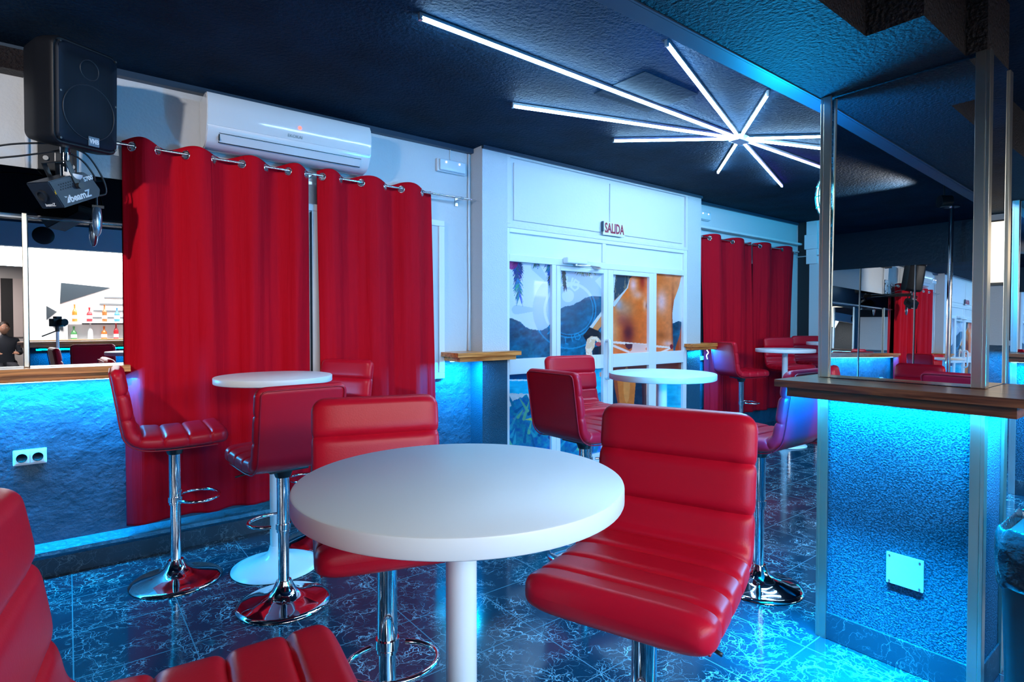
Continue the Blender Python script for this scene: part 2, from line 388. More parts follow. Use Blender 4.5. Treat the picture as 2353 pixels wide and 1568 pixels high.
# downstand beam with its stepped side above the pillars
poly = [(XL, 1.106), (XL, .776), (2.09, .776), (2.09, .614), (2.522, .614), (2.522, .553), (2.815, .553), (2.815, .776), (XE, .776), (XE, 1.106)]
bm = prism(NB(), poly, 2.285, 2.84)
for f in bm.faces:
    f.normal_update()
bm.faces.ensure_lookup_table()
for f in bm.faces: f.material_index = 0 if abs(f.normal.z) > .5 else 1
struct('trim_1', bm, [M['beam_under'], M['beam_side']], 'dark roughcast beam crossing the ceiling above the pillars')
bm = B(XL, XE, 1.106, 1.19, 2.292, 2.84)
box(bm, XL, XE, 1.104, 1.112, 2.280, 2.292); box(bm, XL, XE, 1.118, 1.124, 2.284, 2.292)
struct('trim_2', bm, M['trim_dark'], 'smooth blue edge strip along the beam')
struct('trim_3', B(XL, 2.60, 3.83, YW, ZC-.035, ZC), M['trim_dark'], 'dark strip where wall meets ceiling')
struct('trim_4', B(2.60, 5.57, 3.69, 3.72, ZC-.025, ZC), M['trim_dark'], 'dark strip above the door bay')
struct('trim_5', B(5.57, XE, 3.85, YW, ZC-.03, ZC), M['trim_dark'], 'dark strip above the far curtains')
# back wall
struct('wall_back', B(XL, 2.60, YW, YW+.2, 0, ZC), M['wall'], 'rough white over navy plaster wall behind the curtains')
struct('wall_back_right', B(5.57, XE, YW, YW+.2, 0, ZC), M['wall'], 'white over navy wall behind the far curtains')
bm = B(2.60, 2.85, YD, YW+.2, 0, ZC); box(bm, 5.325, 5.57, YD, YW+.2, 0, ZC)
struct('wall_door_bay', bm, M['wallf'], 'white over navy piers either side of the glass doors')
bm = B(2.85, 5.325, YD+.025, YW+.2, 2.12, ZC)
# raised border round two sunk panels
for (a, b_, c, d) in ((2.85, 5.325, 2.70, ZC), (2.85, 5.325, 2.12, 2.155), (2.85, 2.885, 2.155, 2.70), (5.29, 5.325, 2.155, 2.70)):
    box(bm, a, b_, YD, YD+.03, c, d, bev=.004)
for (a, b_, c, d) in ((2.93, 4.068, 2.19, 2.665), (4.098, 5.25, 2.19, 2.665)):
    box(bm, a, b_, YD+.012, YD+.03, c, d, bev=.004)
struct('wall_lintel', bm, M['white_wall'], 'white panelled bulkhead above the glass doors')
# end wall: black and white vertical painted bands
struct('wall_end', B(XE, XE+.1, YB, YW+.1, 0, ZC), M['wall'])
y = YW
k = 0
bmb = NB(); bmw = NB()
yy = YW-.02
while yy > 1.3:
    wd = .16 if k % 2 == 0 else .155
    box(bmb if k % 2 == 0 else bmw, XE-.012, XE, yy-wd, yy, 1.14, ZC if yy > 3.3 else 2.15)
    yy -= wd; k += 1
struct('trim_6', bmb, simple('black_wall_paint', (0.008, .012, .016), .6), 'black painted vertical bands of the end wall')
struct('trim_7', bmw, simple('white_wall_paint', (0.66, .68, .70), .6), 'white painted vertical bands of the end wall')
struct('trim_8', B(XE-.05, XE, -.1, 3.3, 2.10, ZC), M['beam_under'], 'dark boarded upper part of the end wall')
struct('wall_left', B(XL-.1, XL, YB, YW+.1, 0, ZC), simple('dark_blue_wall', (.012, .03, .05), .4, bump=.4, bscale=20))
struct('wall_front', B(XL, XE, YB-.1, YB, 0, ZN), simple('pale_wall', (.6, .58, .57), .7))

# skirting on the left of the back wall: navy ledge line and marble tiles
bm = B(XL, 2.60, 3.845, YW, 0.0, 0.095)
struct('baseboard_back', bm, M['marble_skirt'], 'black marble tile skirting below the left wall')
bm = NB(); prism(bm, [(3.80, .145), (3.80, .125), (3.845, .095), (YW, .095), (YW, .17)], XL, 2.58, 'x')
struct('trim_9', bm, simple('navy_plaster_ledge', (.05, .20, .30), .35, bump=.8, bscale=30, bdist=.02), 'sloping navy plaster ridge along the foot of the wall')
struct('baseboard_end', B(XE-.012, XE, -3, 3.86, 0, .10), M['marble_skirt'])

# window behind the first pair of curtains
win = struct('window_1', B(.46, 2.335, 3.862, YW, .90, 2.135), simple('white_window_board', (.62, .65, .68), .5), 'white framed window hidden behind the red curtains')
bm = NB()
for (a, b_, c, d) in ((.46, .51, .945, 2.09), (2.285, 2.335, .945, 2.09), (.46, 2.335, 2.09, 2.135), (.46, 2.335, .90, .945), (1.30, 1.35, .945, 2.09)):
    box(bm, a, b_, 3.845, 3.864, c, d, bev=.004)
obj('window_frame', bm, M['white_frame'], win)
obj('window_gap', B(1.292, 1.300, 3.846, 3.863, .95, 2.08), M['dark_gap'], win)
win = struct('window_2', B(5.70, 7.9, 3.866, YW, .90, 2.135), simple('dim_window_glass', (.03, .04, .06), .1), 'dark window behind the far curtains')
bm = NB()
for (a, b_, c, d) in ((5.70, 5.75, .945, 2.09), (7.85, 7.9, .945, 2.09), (5.7, 7.9, 2.09, 2.135), (5.7, 7.9, .90, .945), (6.78, 6.83, .945, 2.09)):
    box(bm, a, b_, 3.85, 3.867, c, d, bev=.004)
obj('window_frame', bm, M['white_frame'], win)
struct('trim_10', B(5.58, XE, 3.80, YW, 2.42, 2.45, bev=.01), M['white_wall'], 'white moulding above the far curtains')

# ------------------------------------------------------------------ door bay
YG = 3.745   # plane of the glass prints
def pxof(X, Z, Y=YG):
    # where a point of the print plane falls in the drawing the print was measured in
    s, c = math.sin(YAW), math.cos(YAW)
    dx, dy, dz = X, Y, Z-EYE
    f = dx*s+dy*c; r = dx*c-dy*s
    cp, sp = math.cos(PITCH), math.sin(PITCH)
    wv = f*cp-dz*sp; u = dz*cp+f*sp
    return 1176.5+F_PX*r/wv, PYC-F_PX*u/wv
def inpoly(x, y, poly):
    ins = np.zeros(x.shape, bool); n = len(poly)
    for i in range(n):
        x0, y0 = poly[i]; x1, y1 = poly[(i+1) % n]
        if y0 == y1: continue
        cnd = ((y0 > y) != (y1 > y)) & (x < (x1-x0)*(y-y0)/(y1-y0)+x0)
        ins ^= cnd
    return ins
def vnoise(x, y, s, seed=0):
    x = x/s; y = y/s; xi = np.floor(x).astype(int); yi = np.floor(y).astype(int); fx = x-xi; fy = y-yi
    fx = fx*fx*(3-2*fx); fy = fy*fy*(3-2*fy)
    h = lambda a, b: (np.sin(a*127.1+b*311.7+seed*17.3)*43758.5453) % 1.0
    return (h(xi, yi)*(1-fx)+h(xi+1, yi)*fx)*(1-fy)+(h(xi, yi+1)*(1-fx)+h(xi+1, yi+1)*fx)*fy
def fbm(x, y, s, seed=0):
    return sum(vnoise(x, y, s/2**k, seed+k)*.5**k for k in range(4))/1.875
def blob(x, y, cx, cy, rx, ry): return np.exp(-(((x-cx)/rx)**2+((y-cy)/ry)**2))
def seg_d(x, y, a, b):
    ax, ay = a; bx, by = b; t = np.clip(((x-ax)*(bx-ax)+(y-ay)*(by-ay))/((bx-ax)**2+(by-ay)**2), 0, 1)
    return np.hypot(x-ax-t*(bx-ax), y-ay-t*(by-ay)), t
def paint(x, y, lower=False):
    """The beach scene printed on the door glass, in drawing pixels."""
    C = np.zeros(x.shape+(3,)); S = lambda r, g, b: np.array([r, g, b], float)
    def put(mask, col, a=1.0):
        m_ = (mask.astype(float)*a)[..., None]; C[:] = C*(1-m_)+np.asarray(col)*m_
    nz = fbm(x, y, 26, 3); nf = fbm(x, y, 7, 9)
    C[:] = S(204, 210, 220)
    if not lower:
        ridge = [(1160, 728), (1183, 734), (1195, 740), (1208, 752), (1222, 757), (1240, 760), (1256, 755), (1268, 740), (1280, 720), (1290, 708), (1302, 703), (1318, 702), (1327, 695), (1340, 687), (1352, 682),
                 (1368, 681), (1386, 683), (1400, 690), (1500, 720), (1535, 745), (1548, 742), (1560, 738), (1580, 745), (1620, 745), (1620, 900), (1160, 900)]
        jag = (nf-.5)*5
        mt = inpoly(x, y+jag, ridge)
        base = np.stack([5+25*nz, 70+70*nf+30*nz, 125+75*nf+20*nz], -1)
        base = base*(0.42+0.40*fbm(x+y, y*1.5, 18, 5))[..., None]
        C[mt] = base[mt]
        low = np.clip((y-775)/50, 0, 1)*mt*.55
        C[:] = C*(1-low[..., None])+S(0, 120, 160)*low[..., None]*(.6+.6*nf[..., None])
        # watermark of the ship's wheel with the house lettering
        cx, cy = 1309., 712.
        dx, dy = (x-cx)/1.0, (y-cy)/1.06
        rr = np.hypot(dx, dy)
        wm = ((rr < 85) & (rr > 60)) | (rr < 55) & ~((np.hypot(dx+4, dy+30) < 14)) & (rr < 54)
        ring2 = (rr < 54) & (np.abs(rr-57) > 0)
        spokes = np.zeros(x.shape, bool)
        for ang in (130, 180, 232, 50, 0, -52, 90, 270):
            a = math.radians(ang); p0 = (cx+82*math.cos(a), cy-87*math.sin(a)); p1 = (cx+122*math.cos(a), cy-129*math.sin(a))
            d, t = seg_d(x, y, p0, p1); spokes |= d < 4+7*t
        wmask = (wm | spokes)
        put(wmask & ~mt, S(160, 180, 206), .75)
        edge = (np.abs(rr-84) < 1.6) | (np.abs(rr-60) < 1.6) | (np.abs(rr-54) < 1.2)
        put(edge & mt, S(20, 150, 200), .65); put(wmask & mt, S(10, 140, 190), .16)
        def stroke(pts, wd, col, a=1):
            m0 = np.zeros(x.shape, bool)
            for p, q in zip(pts[:-1], pts[1:]):
                d, _ = seg_d(x, y, p, q); m0 |= d < wd
            put(m0, col, a)
        LT = S(208, 216, 226)
        stroke([(1303, 637), (1300, 652), (1305, 658), (1311, 656), (1316, 640)], 2.2, LT, .9)
        stroke([(1312, 660), (1322, 643), (1330, 649), (1327, 655), (1319, 656)], 2.0, LT, .9)
        stroke([(1327, 655), (1329, 662), (1321, 668), (1312, 660)], 2.0, LT, .9)
        stroke([(1299, 777), (1300, 790), (1305, 791)], 1.0, S(20, 150, 200), .7)
        stroke([(1297, 777), (1308, 775)], 1.0, S(20, 150, 200), .7); stroke([(1313, 772), (1316, 785)], 1.0, S(20, 150, 200), .7)
        stroke([(1321, 769), (1328, 766), (1334, 774), (1330, 781), (1323, 780), (1320, 770)], 1.0, S(20, 150, 200), .7)
        stroke([(1274, 745), (1268, 757), (1258, 768)], 1.2, S(20, 150, 200), .7)
        stroke([(1258, 768), (1266, 764), (1270, 775)], 1.0, S(20, 150, 200), .6)
        # palm fronds hanging in from the top edge
        rnd = random.Random(7)
        def frond(x0, y0, L, dx0, col, n=60, spread=12, leafl=14):
            for k in range(n):
                t = k/n; bx = x0+dx0*t; by = y0+L*t
                side = 1 if k % 2 else -1
                ex = bx+side*rnd.uniform(.4, 1)*spread*(1-.4*t); ey = by+leafl*rnd.uniform(.7, 1.6)
                d, tt = seg_d(x, y, (bx, by), (ex, ey)); c2 = [min(255, max(0, q*rnd.uniform(.6, 1.4))) for q in col]
                put(d < 1.1*(1-tt)+.2, c2)
        frond(1192, 596, 30, 0, (10, 50, 110), 90, 16, 16)
        frond(1186, 596, 62, 2, (12, 60, 120), 90, 12, 14)
        frond(1190, 640, 40, 4, (20, 110, 150), 60, 14, 18)
        put(blob(x, y, 1176, 603, 14, 16) > .35, S(140, 10, 90), .75)
        frond(1262, 598, 50, 6, (10, 80, 140), 90, 14, 13)
        frond(1266, 630, 24, 4, (60, 60, 60), 24, 8, 12)
        frond(1229, 604, 2, 3, (40, 90, 110), 10, 5, 9); frond(1236, 604, 2, 3, (40, 90, 110), 8, 5, 9)
        frond(1294, 610, 48, 5, (50, 62, 72), 80, 7, 13)
        for k in range(60):
            a = math.radians(rnd.uniform(20, 160)); L = rnd.uniform(14, 28)
            p0 = (1348+rnd.uniform(-14, 14), 613); d, tt = seg_d(x, y, p0, (p0[0]+L*.8*math.cos(a), p0[1]+L*math.sin(a)))
            put(d < .9*(1-tt)+.25, [110+rnd.uniform(-50, 70), 110+rnd.uniform(-40, 50), 60+rnd.uniform(-30, 40)])
        # arm with dark band and hand at the left hip
        arm = [(1389, 706), (1389, 740), (1372, 762), (1352, 756)]
        put(inpoly(x, y, arm), S(214, 130, 72)); put(inpoly(x, y, [(1389, 706), (1389, 716), (1360, 757), (1352, 756)]), S(205, 225, 232), .8)
        put(inpoly(x, y, [(1355, 752), (1378, 762), (1384, 778), (1366, 776), (1350, 790), (1340, 772)]), S(8, 14, 28))
        put(inpoly(x, y, [(1389, 745), (1389, 795), (1377, 775)]), S(30, 10, 30)); put(np.abs(seg_d(x, y, (1383, 760), (1387, 785))[0]) < 1.5, S(190, 40, 110))
        hand = [(1349, 780), (1358, 773), (1372, 774), (1381, 784), (1379, 792), (1368, 782), (1366, 797), (1360, 808), (1362, 820), (1348, 822), (1345, 800)]
        put(inpoly(x, y, [(1362, 800), (1389, 790), (1389, 825), (1362, 825)]), S(12, 22, 40))
        put(inpoly(x, y, hand), S(236, 186, 150)); put(inpoly(x, y, hand) & (nf < .42), S(250, 225, 205), .7)
        put(blob(x, y, 1375, 791, 7, 5) > .4, S(180, 60, 70))
        # hair behind the torso
        put(inpoly(x, y, [(1417, 615), (1480, 620), (1470, 660), (1442, 665), (1425, 680), (1411, 702), (1411, 668)]), S(38, 62, 78))
        put(inpoly(x, y, [(1417, 615), (1480, 620), (1470, 660), (1425, 680), (1411, 702)]) & (fbm(x*6, y, 20, 2) > .62), S(150, 125, 95), .6)
        torso = [(1447, 640), (1452, 636), (1475, 622), (1600, 625), (1566, 634), (1560, 660), (1549, 690), (1545, 720), (1546, 770), (1547, 800), (1548, 830), (1405, 830), (1405, 700), (1412, 690), (1425, 678), (1440, 662)]
        tm = inpoly(x, y, torso)
        sk = np.zeros(x.shape+(3,)); sk[:] = S(232, 112, 24)
        def mixs(mk, col): sk[:] = sk*(1-mk[..., None])+S(*col)*mk[..., None]
        mixs(np.clip((x-1500)/60, 0, 1)*.65, (240, 165, 112))
        mixs(.95*blob(x, y, 1443, 765, 14, 28), (90, 12, 22)); mixs(.7*blob(x, y, 1430, 735, 16, 16), (130, 40, 40))
        mixs(.75*blob(x, y, 1436, 710, 20, 22), (176, 142, 108)); mixs(.9*blob(x, y, 1422, 700, 9, 14), (150, 165, 165))
        mixs(.9*blob(x, y, 1455, 655, 9, 18), (232, 190, 175)); mixs(.75*blob(x, y, 1466, 678, 12, 10), (236, 190, 160))
        mixs(.8*blob(x, y, 1476, 645, 7, 22), (150, 25, 20)); mixs(.9*blob(x, y, 1520, 694, 12, 26), (240, 205, 190))
        mixs(.7*blob(x, y, 1535, 627, 10, 8), (240, 215, 205)); mixs(.7*blob(x, y, 1520, 772, 11, 8), (165, 80, 15)); mixs(.7*blob(x, y, 1535, 790, 12, 7), (250, 215, 200))
        mixs(.8*blob(x, y, 1482, 700, 5, 14), (240, 190, 150)); mixs(1.0*blob(x, y, 1488, 703, 3.5, 6), (80, 15, 10))
        mixs(.8*blob(x, y, 1408, 760, 14, 40), (236, 170, 110)); mixs(.8*blob(x, y, 1546, 740, 3, 60), (120, 40, 20))
        sk *= (.93+.16*nf)[..., None]; sk[..., 1] *= .90
        C[tm] = sk[tm]
        put(inpoly(x, y, [(1404, 700), (1412, 692), (1440, 662), (1447, 640), (1443, 662), (1428, 682), (1412, 705)]), S(190, 215, 228), .8)
        # right forearm
        put(inpoly(x, y, [(1573, 700), (1573, 830), (1548, 830), (1552, 800), (1562, 770)]), S(176, 66, 30))
        # bikini bottom
        put(inpoly(x, y, [(1405, 784), (1492, 791), (1492, 797), (1405, 789)]), S(250, 214, 198))
        put(inpoly(x, y, [(1405, 790), (1448, 808), (1445, 812), (1405, 796)]), S(246, 205, 190))
        put(inpoly(x, y, [(1454, 789), (1490, 793), (1483, 802), (1490, 812), (1444, 813), (1452, 804)]), S(243, 182, 166))
        put(inpoly(x, y, [(1436, 790), (1454, 791), (1452, 800), (1445, 804), (1438, 798)]), S(90, 20, 20))
        put(inpoly(x, y, [(1500, 793), (1540, 797), (1540, 801), (1500, 798)]), S(250, 218, 205)); put(inpoly(x, y, [(1518, 808), (1540, 799), (1541, 802), (1524, 811)]), S(250, 214, 200))
        put(blob(x, y, 1543, 797, 4, 6) > .4, S(130, 10, 35))
    else:
        wv = fbm(x, y*4, 22, 4)
        C[:] = np.stack([10+60*wv**3, 150+70*wv, 205+40*wv], -1)
        # left: pale sand and leafy plant
        put((x < 1300) & (y < 872), S(0, 75, 130)); put((x < 1300) & (np.abs(y-874) < 1.6), S(225, 240, 245)); 
        put((x < 1240) & (y > 903+4*nf) & (y < 935), S(205, 222, 232))
        plant = (x < 1390) & (fbm(x, y, 26, 21)+.012*(y-925) > .42) & (y > 895)
        pc = np.stack([10+20*nz, 75+90*nf, 140+70*nz], -1); C[plant] = pc[plant]
        rnd = random.Random(3)
        for k in range(46):
            bx = 1165+rnd.uniform(0, 210); by = rnd.uniform(930, 1050); L = rnd.uniform(20, 52); a = rnd.uniform(-2.5, -.6)
            d, tt = seg_d(x, y, (bx, by), (bx+L*math.cos(a), by+L*math.sin(a)))
            put(d < 3.4*(1-tt)**.8+.2, rnd.choice([(8, 70, 130), (20, 120, 160), (40, 160, 190), (12, 96, 150), (90, 180, 150)]))
        put(inpoly(x, y, [(1205, 965), (1222, 960), (1240, 962), (1222, 967)]), S(160, 200, 90))
        # legs and the dark wrap between them
        put((x > 1400) & (x < 1503), S(26, 44, 66)); put((x > 1390) & (x < 1600) & (y < 870), S(120, 50, 30))
        leg1 = [(1408, 850), (1462, 850), (1460, 890), (1456, 940), (1450, 1100), (1424, 1100), (1420, 930), (1412, 890)]
        put(inpoly(x, y, leg1), S(222, 112, 38)); put(inpoly(x, y, leg1) & (x < 1416+(y-850)*.1), S(150, 50, 20), .7); put(blob(x, y, 1440, 885, 9, 50) > .5, S(238, 150, 80), .6)
        put(inpoly(x, y, [(1480, 850), (1540, 850), (1532, 890), (1525, 1100), (1484, 1100)]), S(196, 110, 80))
        put(inpoly(x, y, [(1474, 850), (1484, 850), (1486, 1000), (1478, 1000)]), S(70, 20, 30))
        put((x > 1378) & (x < 1392) & (y < 866) & (y > 856), S(230, 160, 130))
        C *= (.94+.12*nf)[..., None]
    return np.clip(C, 0, 255)
def srgb2lin(c):
    c = c/255.0
    return np.where(c > .04045, ((c+.055)/1.055)**2.4, c/12.92)
pm, nt, pb = new_mat('printed_film')
va = nt.nodes.new('ShaderNodeVertexColor'); va.layer_name = 'print'
nt.links.new(va.outputs['Color'], pb.inputs['Base Color']); pb.inputs['Roughness'].default_value = .25
sock(pb, ['Coat Weight'], .4); sock(pb, ['Coat Roughness'], .03)
M['print'] = pm
def print_pane(name, x0, x1, z0, z1, parent, lower=False, res=.0042):
    nx = max(2, int((x1-x0)/res)); nzz = max(2, int((z1-z0)/res))
    X, Z = np.meshgrid(np.linspace(x0, x1, nx), np.linspace(z0, z1, nzz))
    s, c = math.sin(YAW), math.cos(YAW)
    dx, dy, dz = X, YG, Z-EYE
    f = dx*s+dy*c; r = dx*c-dy*s; cp, sp = math.cos(PITCH), math.sin(PITCH)
    wv = f*cp-dz*sp; u = dz*cp+f*sp
    col = srgb2lin(paint(1176.5+F_PX*r/wv, PYC-F_PX*u/wv, lower))
    me = bpy.data.meshes.new(name)
    verts = np.stack([X, np.full_like(X, YG), Z], -1).reshape(-1, 3)
    i = np.arange(nx*nzz).reshape(nzz, nx)
    q = np.stack([i[:-1, :-1], i[:-1, 1:], i[1:, 1:], i[1:, :-1]], -1).reshape(-1, 4)
    nv, nf_ = len(verts), len(q)
    # give the pane a real thickness: back face and rim
    cor = [0, nx-1, nx*nzz-1, nx*(nzz-1)]
    back = verts[cor]+np.array([0, .006, 0])
    verts = np.vstack([verts, back]); faces = q.tolist()+[[nv, nv+3, nv+2, nv+1]]
    me.from_pydata(verts.tolist(), [], faces)
    ca = me.color_attributes.new('print', 'FLOAT_COLOR', 'POINT')
    arr = np.ones((len(verts), 4)); arr[:nv, :3] = col.reshape(-1, 3); arr[nv:, :3] = .5
    ca.data.foreach_set('color', arr.ravel())
    me.materials.append(M['print'])
    o = bpy.data.objects.new(name, me); COL.objects.link(o); o.parent = parent
    return o
YF0, YF1 = 3.715, 3.775
fr = thing('door_frame', 'white aluminium frame of the glass entrance with two blank transom panels', 'door frame', (0, 0, 0))
bm = NB()
def fbx(bm, a, b_, c, d, y0=YF0, y1=YF1, bev=.004): box(bm, a, b_, y0, y1, c, d, bev=bev)
fbx(bm, 2.85, 2.878, 0, 2.12); fbx(bm, 5.265, 5.325, 0, 2.12); fbx(bm, 2.878, 5.265, 2.085, 2.12); fbx(bm, 2.878, 5.265, 1.845, 1.905)
fbx(bm, 3.99, 4.035, 1.905, 2.085); fbx(bm, 3.35, 3.40, 0, 1.845); fbx(bm, 4.745, 4.798, 0, 1.845)
fbx(bm, 2.878, 3.35, .905, 1.034); fbx(bm, 4.798, 5.265, .905, 1.034); fbx(bm, 2.878, 3.35, 0, .10); fbx(bm, 4.798, 5.265, 0, .10)
obj('frame', bm, M['white_frame'], fr)
obj('transom_panel', B(2.878, 3.99, 3.735, 3.755, 1.905, 2.085), M['white_plastic'], fr)
obj('transom_panel', B(4.035, 5.265, 3.735, 3.755, 1.905, 2.085), M['white_plastic'], fr)
print_pane('side_pane', 2.878, 3.35, 1.034, 1.845, fr); print_pane('side_pane', 2.878, 3.35, .10, .905, fr, True)
print_pane('side_pane', 4.798, 5.265, 1.034, 1.845, fr); print_pane('side_pane', 4.798, 5.265, .10, .905, fr, True)
for i, (a, b_, pa, pb_, lab) in enumerate(((3.403, 4.058, 3.449, 4.003, 'white framed glass door printed with hills, palm fronds and a ship wheel emblem'),
                                  (4.062, 4.742, 4.136, 4.679, 'white framed glass door printed with a tanned midriff in bikini bottoms'))):
    d = struct('door_%d' % (i+1), B(a, pa, 3.712, 3.765, .01, 1.842, bev=.004), M['white_frame'], lab)
    bm = B(pb_, b_, 3.712, 3.765, .01, 1.842, bev=.004)
    box(bm, pa, pb_, 3.712, 3.765, 1.80+.045*0, 1.842, bev=.003); box(bm, pa, pb_, 3.712, 3.765, .905, 1.034, bev=.003); box(bm, pa, pb_, 3.712, 3.765, .01, .10, bev=.003)
    obj('door_stile', bm, M['white_frame'], d)
    print_pane('door_pane', pa, pb_, 1.034, 1.80, d); print_pane('door_pane', pa, pb_, .10, .905, d, True)
    if i == 0:
        hb = NB(); xh = 4.035
        pts = [(xh, 3.715, 1.165), (xh, 3.68, 1.17), (xh-.02, 3.65, 1.155), (xh-.03, 3.64, 1.12), (xh-.03, 3.64, 1.0), (xh-.03, 3.64, .86), (xh-.02, 3.65, .825), (xh, 3.68, .81), (xh, 3.715, .815)]
        P, _ = catmull(pts, 50); tube(hb, P, .0155, 14)
        obj('door_handle', hb, M['white_plastic'], d, True)
        hb = B(3.905, 3.965, 3.706, 3.713, .905, 1.03, bev=.002); obj('lock_plate', hb, M['white_frame'], d)
# overhead door closer
t = thing('door_closer', 'white overhead door closer with a folded metal arm above the doors', 'door closer', (0, 0, 0))
bm = B(3.47, 3.72, 3.645, 3.712, 1.862, 1.915, bev=.014, seg=4); obj('closer_body', bm, M['white_plastic'], t)
bm = NB(); cyl(bm, (3.60, 3.67, 1.862), (3.60, 3.67, 1.845), .013)
tube(bm, [(3.60, 3.67, 1.849), (3.70, 3.60, 1.845), (3.88, 3.66, 1.848)], .007, 8); tube(bm, [(3.75, 3.625, 1.843), (3.90, 3.69, 1.846)], .006, 8)
box(bm, 3.86, 3.93, 3.68, 3.712, 1.835, 1.855)
obj('closer_arm', bm, M['steel'], t, True, 40)
t = thing('exit_sign', 'small white sign reading SALIDA in dark red letters above the doors', 'sign', (0, 0, 0))
obj('sign_plate', B(3.975, 4.275, YD-.016, YD-.008, 2.165, 2.29, bev=.001), M['white_plastic'], t)
obj('sign_standoff', B(3.965, 3.978, YD-.02, YD, 2.195, 2.29), M['trim_dark'], t)
bm = text_bm('SALIDA', .128, .0012, bold=.0035)
bmesh.ops.transform(bm, matrix=Matrix.Translation((4.128, YD-.0172, 2.228)) @ Matrix.Rotation(PI/2, 4, 'X') @ Matrix.Diagonal((.64, 1.0, 1, 1)), verts=bm.verts)
obj('lettering', bm, M['red_letter'], t)

# ------------------------------------------------------------------ pillars with mirrors and ledges
def Lledge(bm, poly, z0, z1): prism(bm, poly, z0, z1)
PX0, PX1, PY0, PY1 = 2.522, 2.815, .553, 1.09
def pillar(dx, n):
    x0, x1 = PX0+dx, PX1+dx
    bm = B(x0, x1, PY0, PY1, 0, 1.075); box(bm, x0+.05, x1, PY0, PY1, 1.075, 2.285)
    p = struct('wall_pillar_%d' % n, bm, M['roughcast'], ['blue lit roughcast pillar with mirrors above its wooden ledge, beside the bin', 'far mirrored pillar behind the near one'][n-1])
    bm = B(x0-.008, x0, PY0+.03, PY1-.02, 0, .115, bev=.003); box(bm, x0, x1, PY0-.008, PY0, 0, .115, bev=.003)
    obj('marble_skirting', bm, M['marble_skirt'], p)
    # aluminium corner angles
    bm = NB()
    a = .030
    for (cx, cy, sx, sy) in ((x0, PY0, 1, 1), (x0, PY1, 1, -1), (x1, PY0, -1, 1)):
        for z0, z1 in ((0.0, 1.035), (1.108, 2.284)):
            g = .012
            box(bm, min(cx-sx*g, cx+sx*a), max(cx-sx*g, cx+sx*a), min(cy-sy*g, cy), max(cy-sy*g, cy), z0, z1, bev=.002)
            box(bm, min(cx-sx*g, cx), max(cx-sx*g, cx), min(cy, cy+sy*a), max(cy, cy+sy*a), z0, z1, bev=.002)
    obj('corner_trim', bm, M['gold' if n == 1 else 'steel'], p)
    # mirrors, leaning a little as they were glued
    bm = B(-.004, .0, PY0+.030, PY1-.030, -.585, .585)
    o = obj('mirror', bm, M['mirror'], p); o.location = (x0+.014, 0, 1.694); o.rotation_euler = (0, math.radians(MIR_TILT), math.radians(MIR_YAW))
    bm = B(x0+.030, x1-.03, PY0-.006, PY0-.002, 1.108, 2.283)
    obj('mirror', bm, M['mirror'], p)
    # wooden ledge round three sides
    q = thing('pillar_ledge', ['varnished pine ledge round the near mirrored pillar', 'varnished pine ledge round the far mirrored pillar'][n-1], 'shelf', (0, 0, 0), 0, None)
    X0, Y1, Y0 = x0-.250, PY1+.078, .385
    poly = [(X0, Y0), (x1, Y0), (x1, PY0-.009), (x0-.009, PY0-.009), (x0-.009, PY1+.009), (x1, PY1+.009), (x1, Y1), (X0, Y1)]
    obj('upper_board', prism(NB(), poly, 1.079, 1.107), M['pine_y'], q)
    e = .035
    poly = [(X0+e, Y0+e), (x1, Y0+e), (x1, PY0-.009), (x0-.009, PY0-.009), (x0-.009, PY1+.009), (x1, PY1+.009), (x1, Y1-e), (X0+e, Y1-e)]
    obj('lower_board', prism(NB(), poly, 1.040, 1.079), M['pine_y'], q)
    bm = B(x0-.045, x0-.030, PY0, PY1, 1.030, 1.0395); obj('led_strip', bm, M['bin_led'], q)
    return p
MIR_TILT, MIR_YAW = 1.0, 0.0
pil = pillar(0, 1); pillar(3.28, 2)
t = thing('blank_cover_plate', 'square white blank cover plate screwed on the pillar', 'cover plate', (0, 0, 0))
obj('plate', B(PX0-.011, PX0-.001, .716, .838, .325, .445, bev=.002), M['white_plastic'], t)
for yy, zz in ((.727, .336), (.827, .336), (.727, .434), (.827, .434)):
    bm = NB(); cyl(bm, (PX0-.013, yy, zz), (PX0-.010, yy, zz), .004, n=10); obj('screw', bm, M['steel'], t)
# caged lamp on the pillar's far side
t = thing('bulkhead_lamp', 'glowing caged oval lamp on the side of the mirrored pillar', 'lamp', (2.60, PY1, 1.88))
bm = NB(); bmesh.ops.create_uvsphere(bm, u_segments=24, v_segments=16, radius=1); bmesh.ops.transform(bm, matrix=Matrix.Translation((0, .022, 0)) @ Matrix.Diagonal((.055, .034, .088, 1)), verts=bm.verts)
obj('glass_globe', bm, M['lampglow'], t, True)
bm = NB(); lathe(bm, [(0, 0.001), (.065, 0.001), (.065, .01), (.05, .015), (0, .015)], 24); bmesh.ops.rotate(bm, verts=bm.verts, matrix=Matrix.Rotation(-PI/2, 3, 'X')); bmesh.ops.scale(bm, vec=(1, 1, 1.45), verts=bm.verts)
obj('lamp_base', bm, M['white_plastic'], t, True, 40)
bm = NB()
for k in range(5):
    a = -PI/2+PI*k/4
    tube(bm, [(math.sin(a)*.066*math.sin(PI*j/12), .015+.046*math.sin(PI*j/12)*max(.25, math.cos(a)), -.1*math.cos(PI*j/12)) for j in range(13)], .003, 6)
for z in (-.045, 0, .045):
    rr = .066*math.sqrt(1-(z/.105)**2)
    tube(bm, [(rr*math.cos(PI*j/12), .015+.045*math.sin(PI*j/12)*rr/.066, z) for j in range(13)], .003, 6)
obj('wire_cage', bm, M['black_metal'], t, True)
ld = bpy.data.lights.new('bulkhead_lamp_light', 'POINT'); ld.energy = 65; ld.color = (0, .42, 1); ld.shadow_soft_size = .06
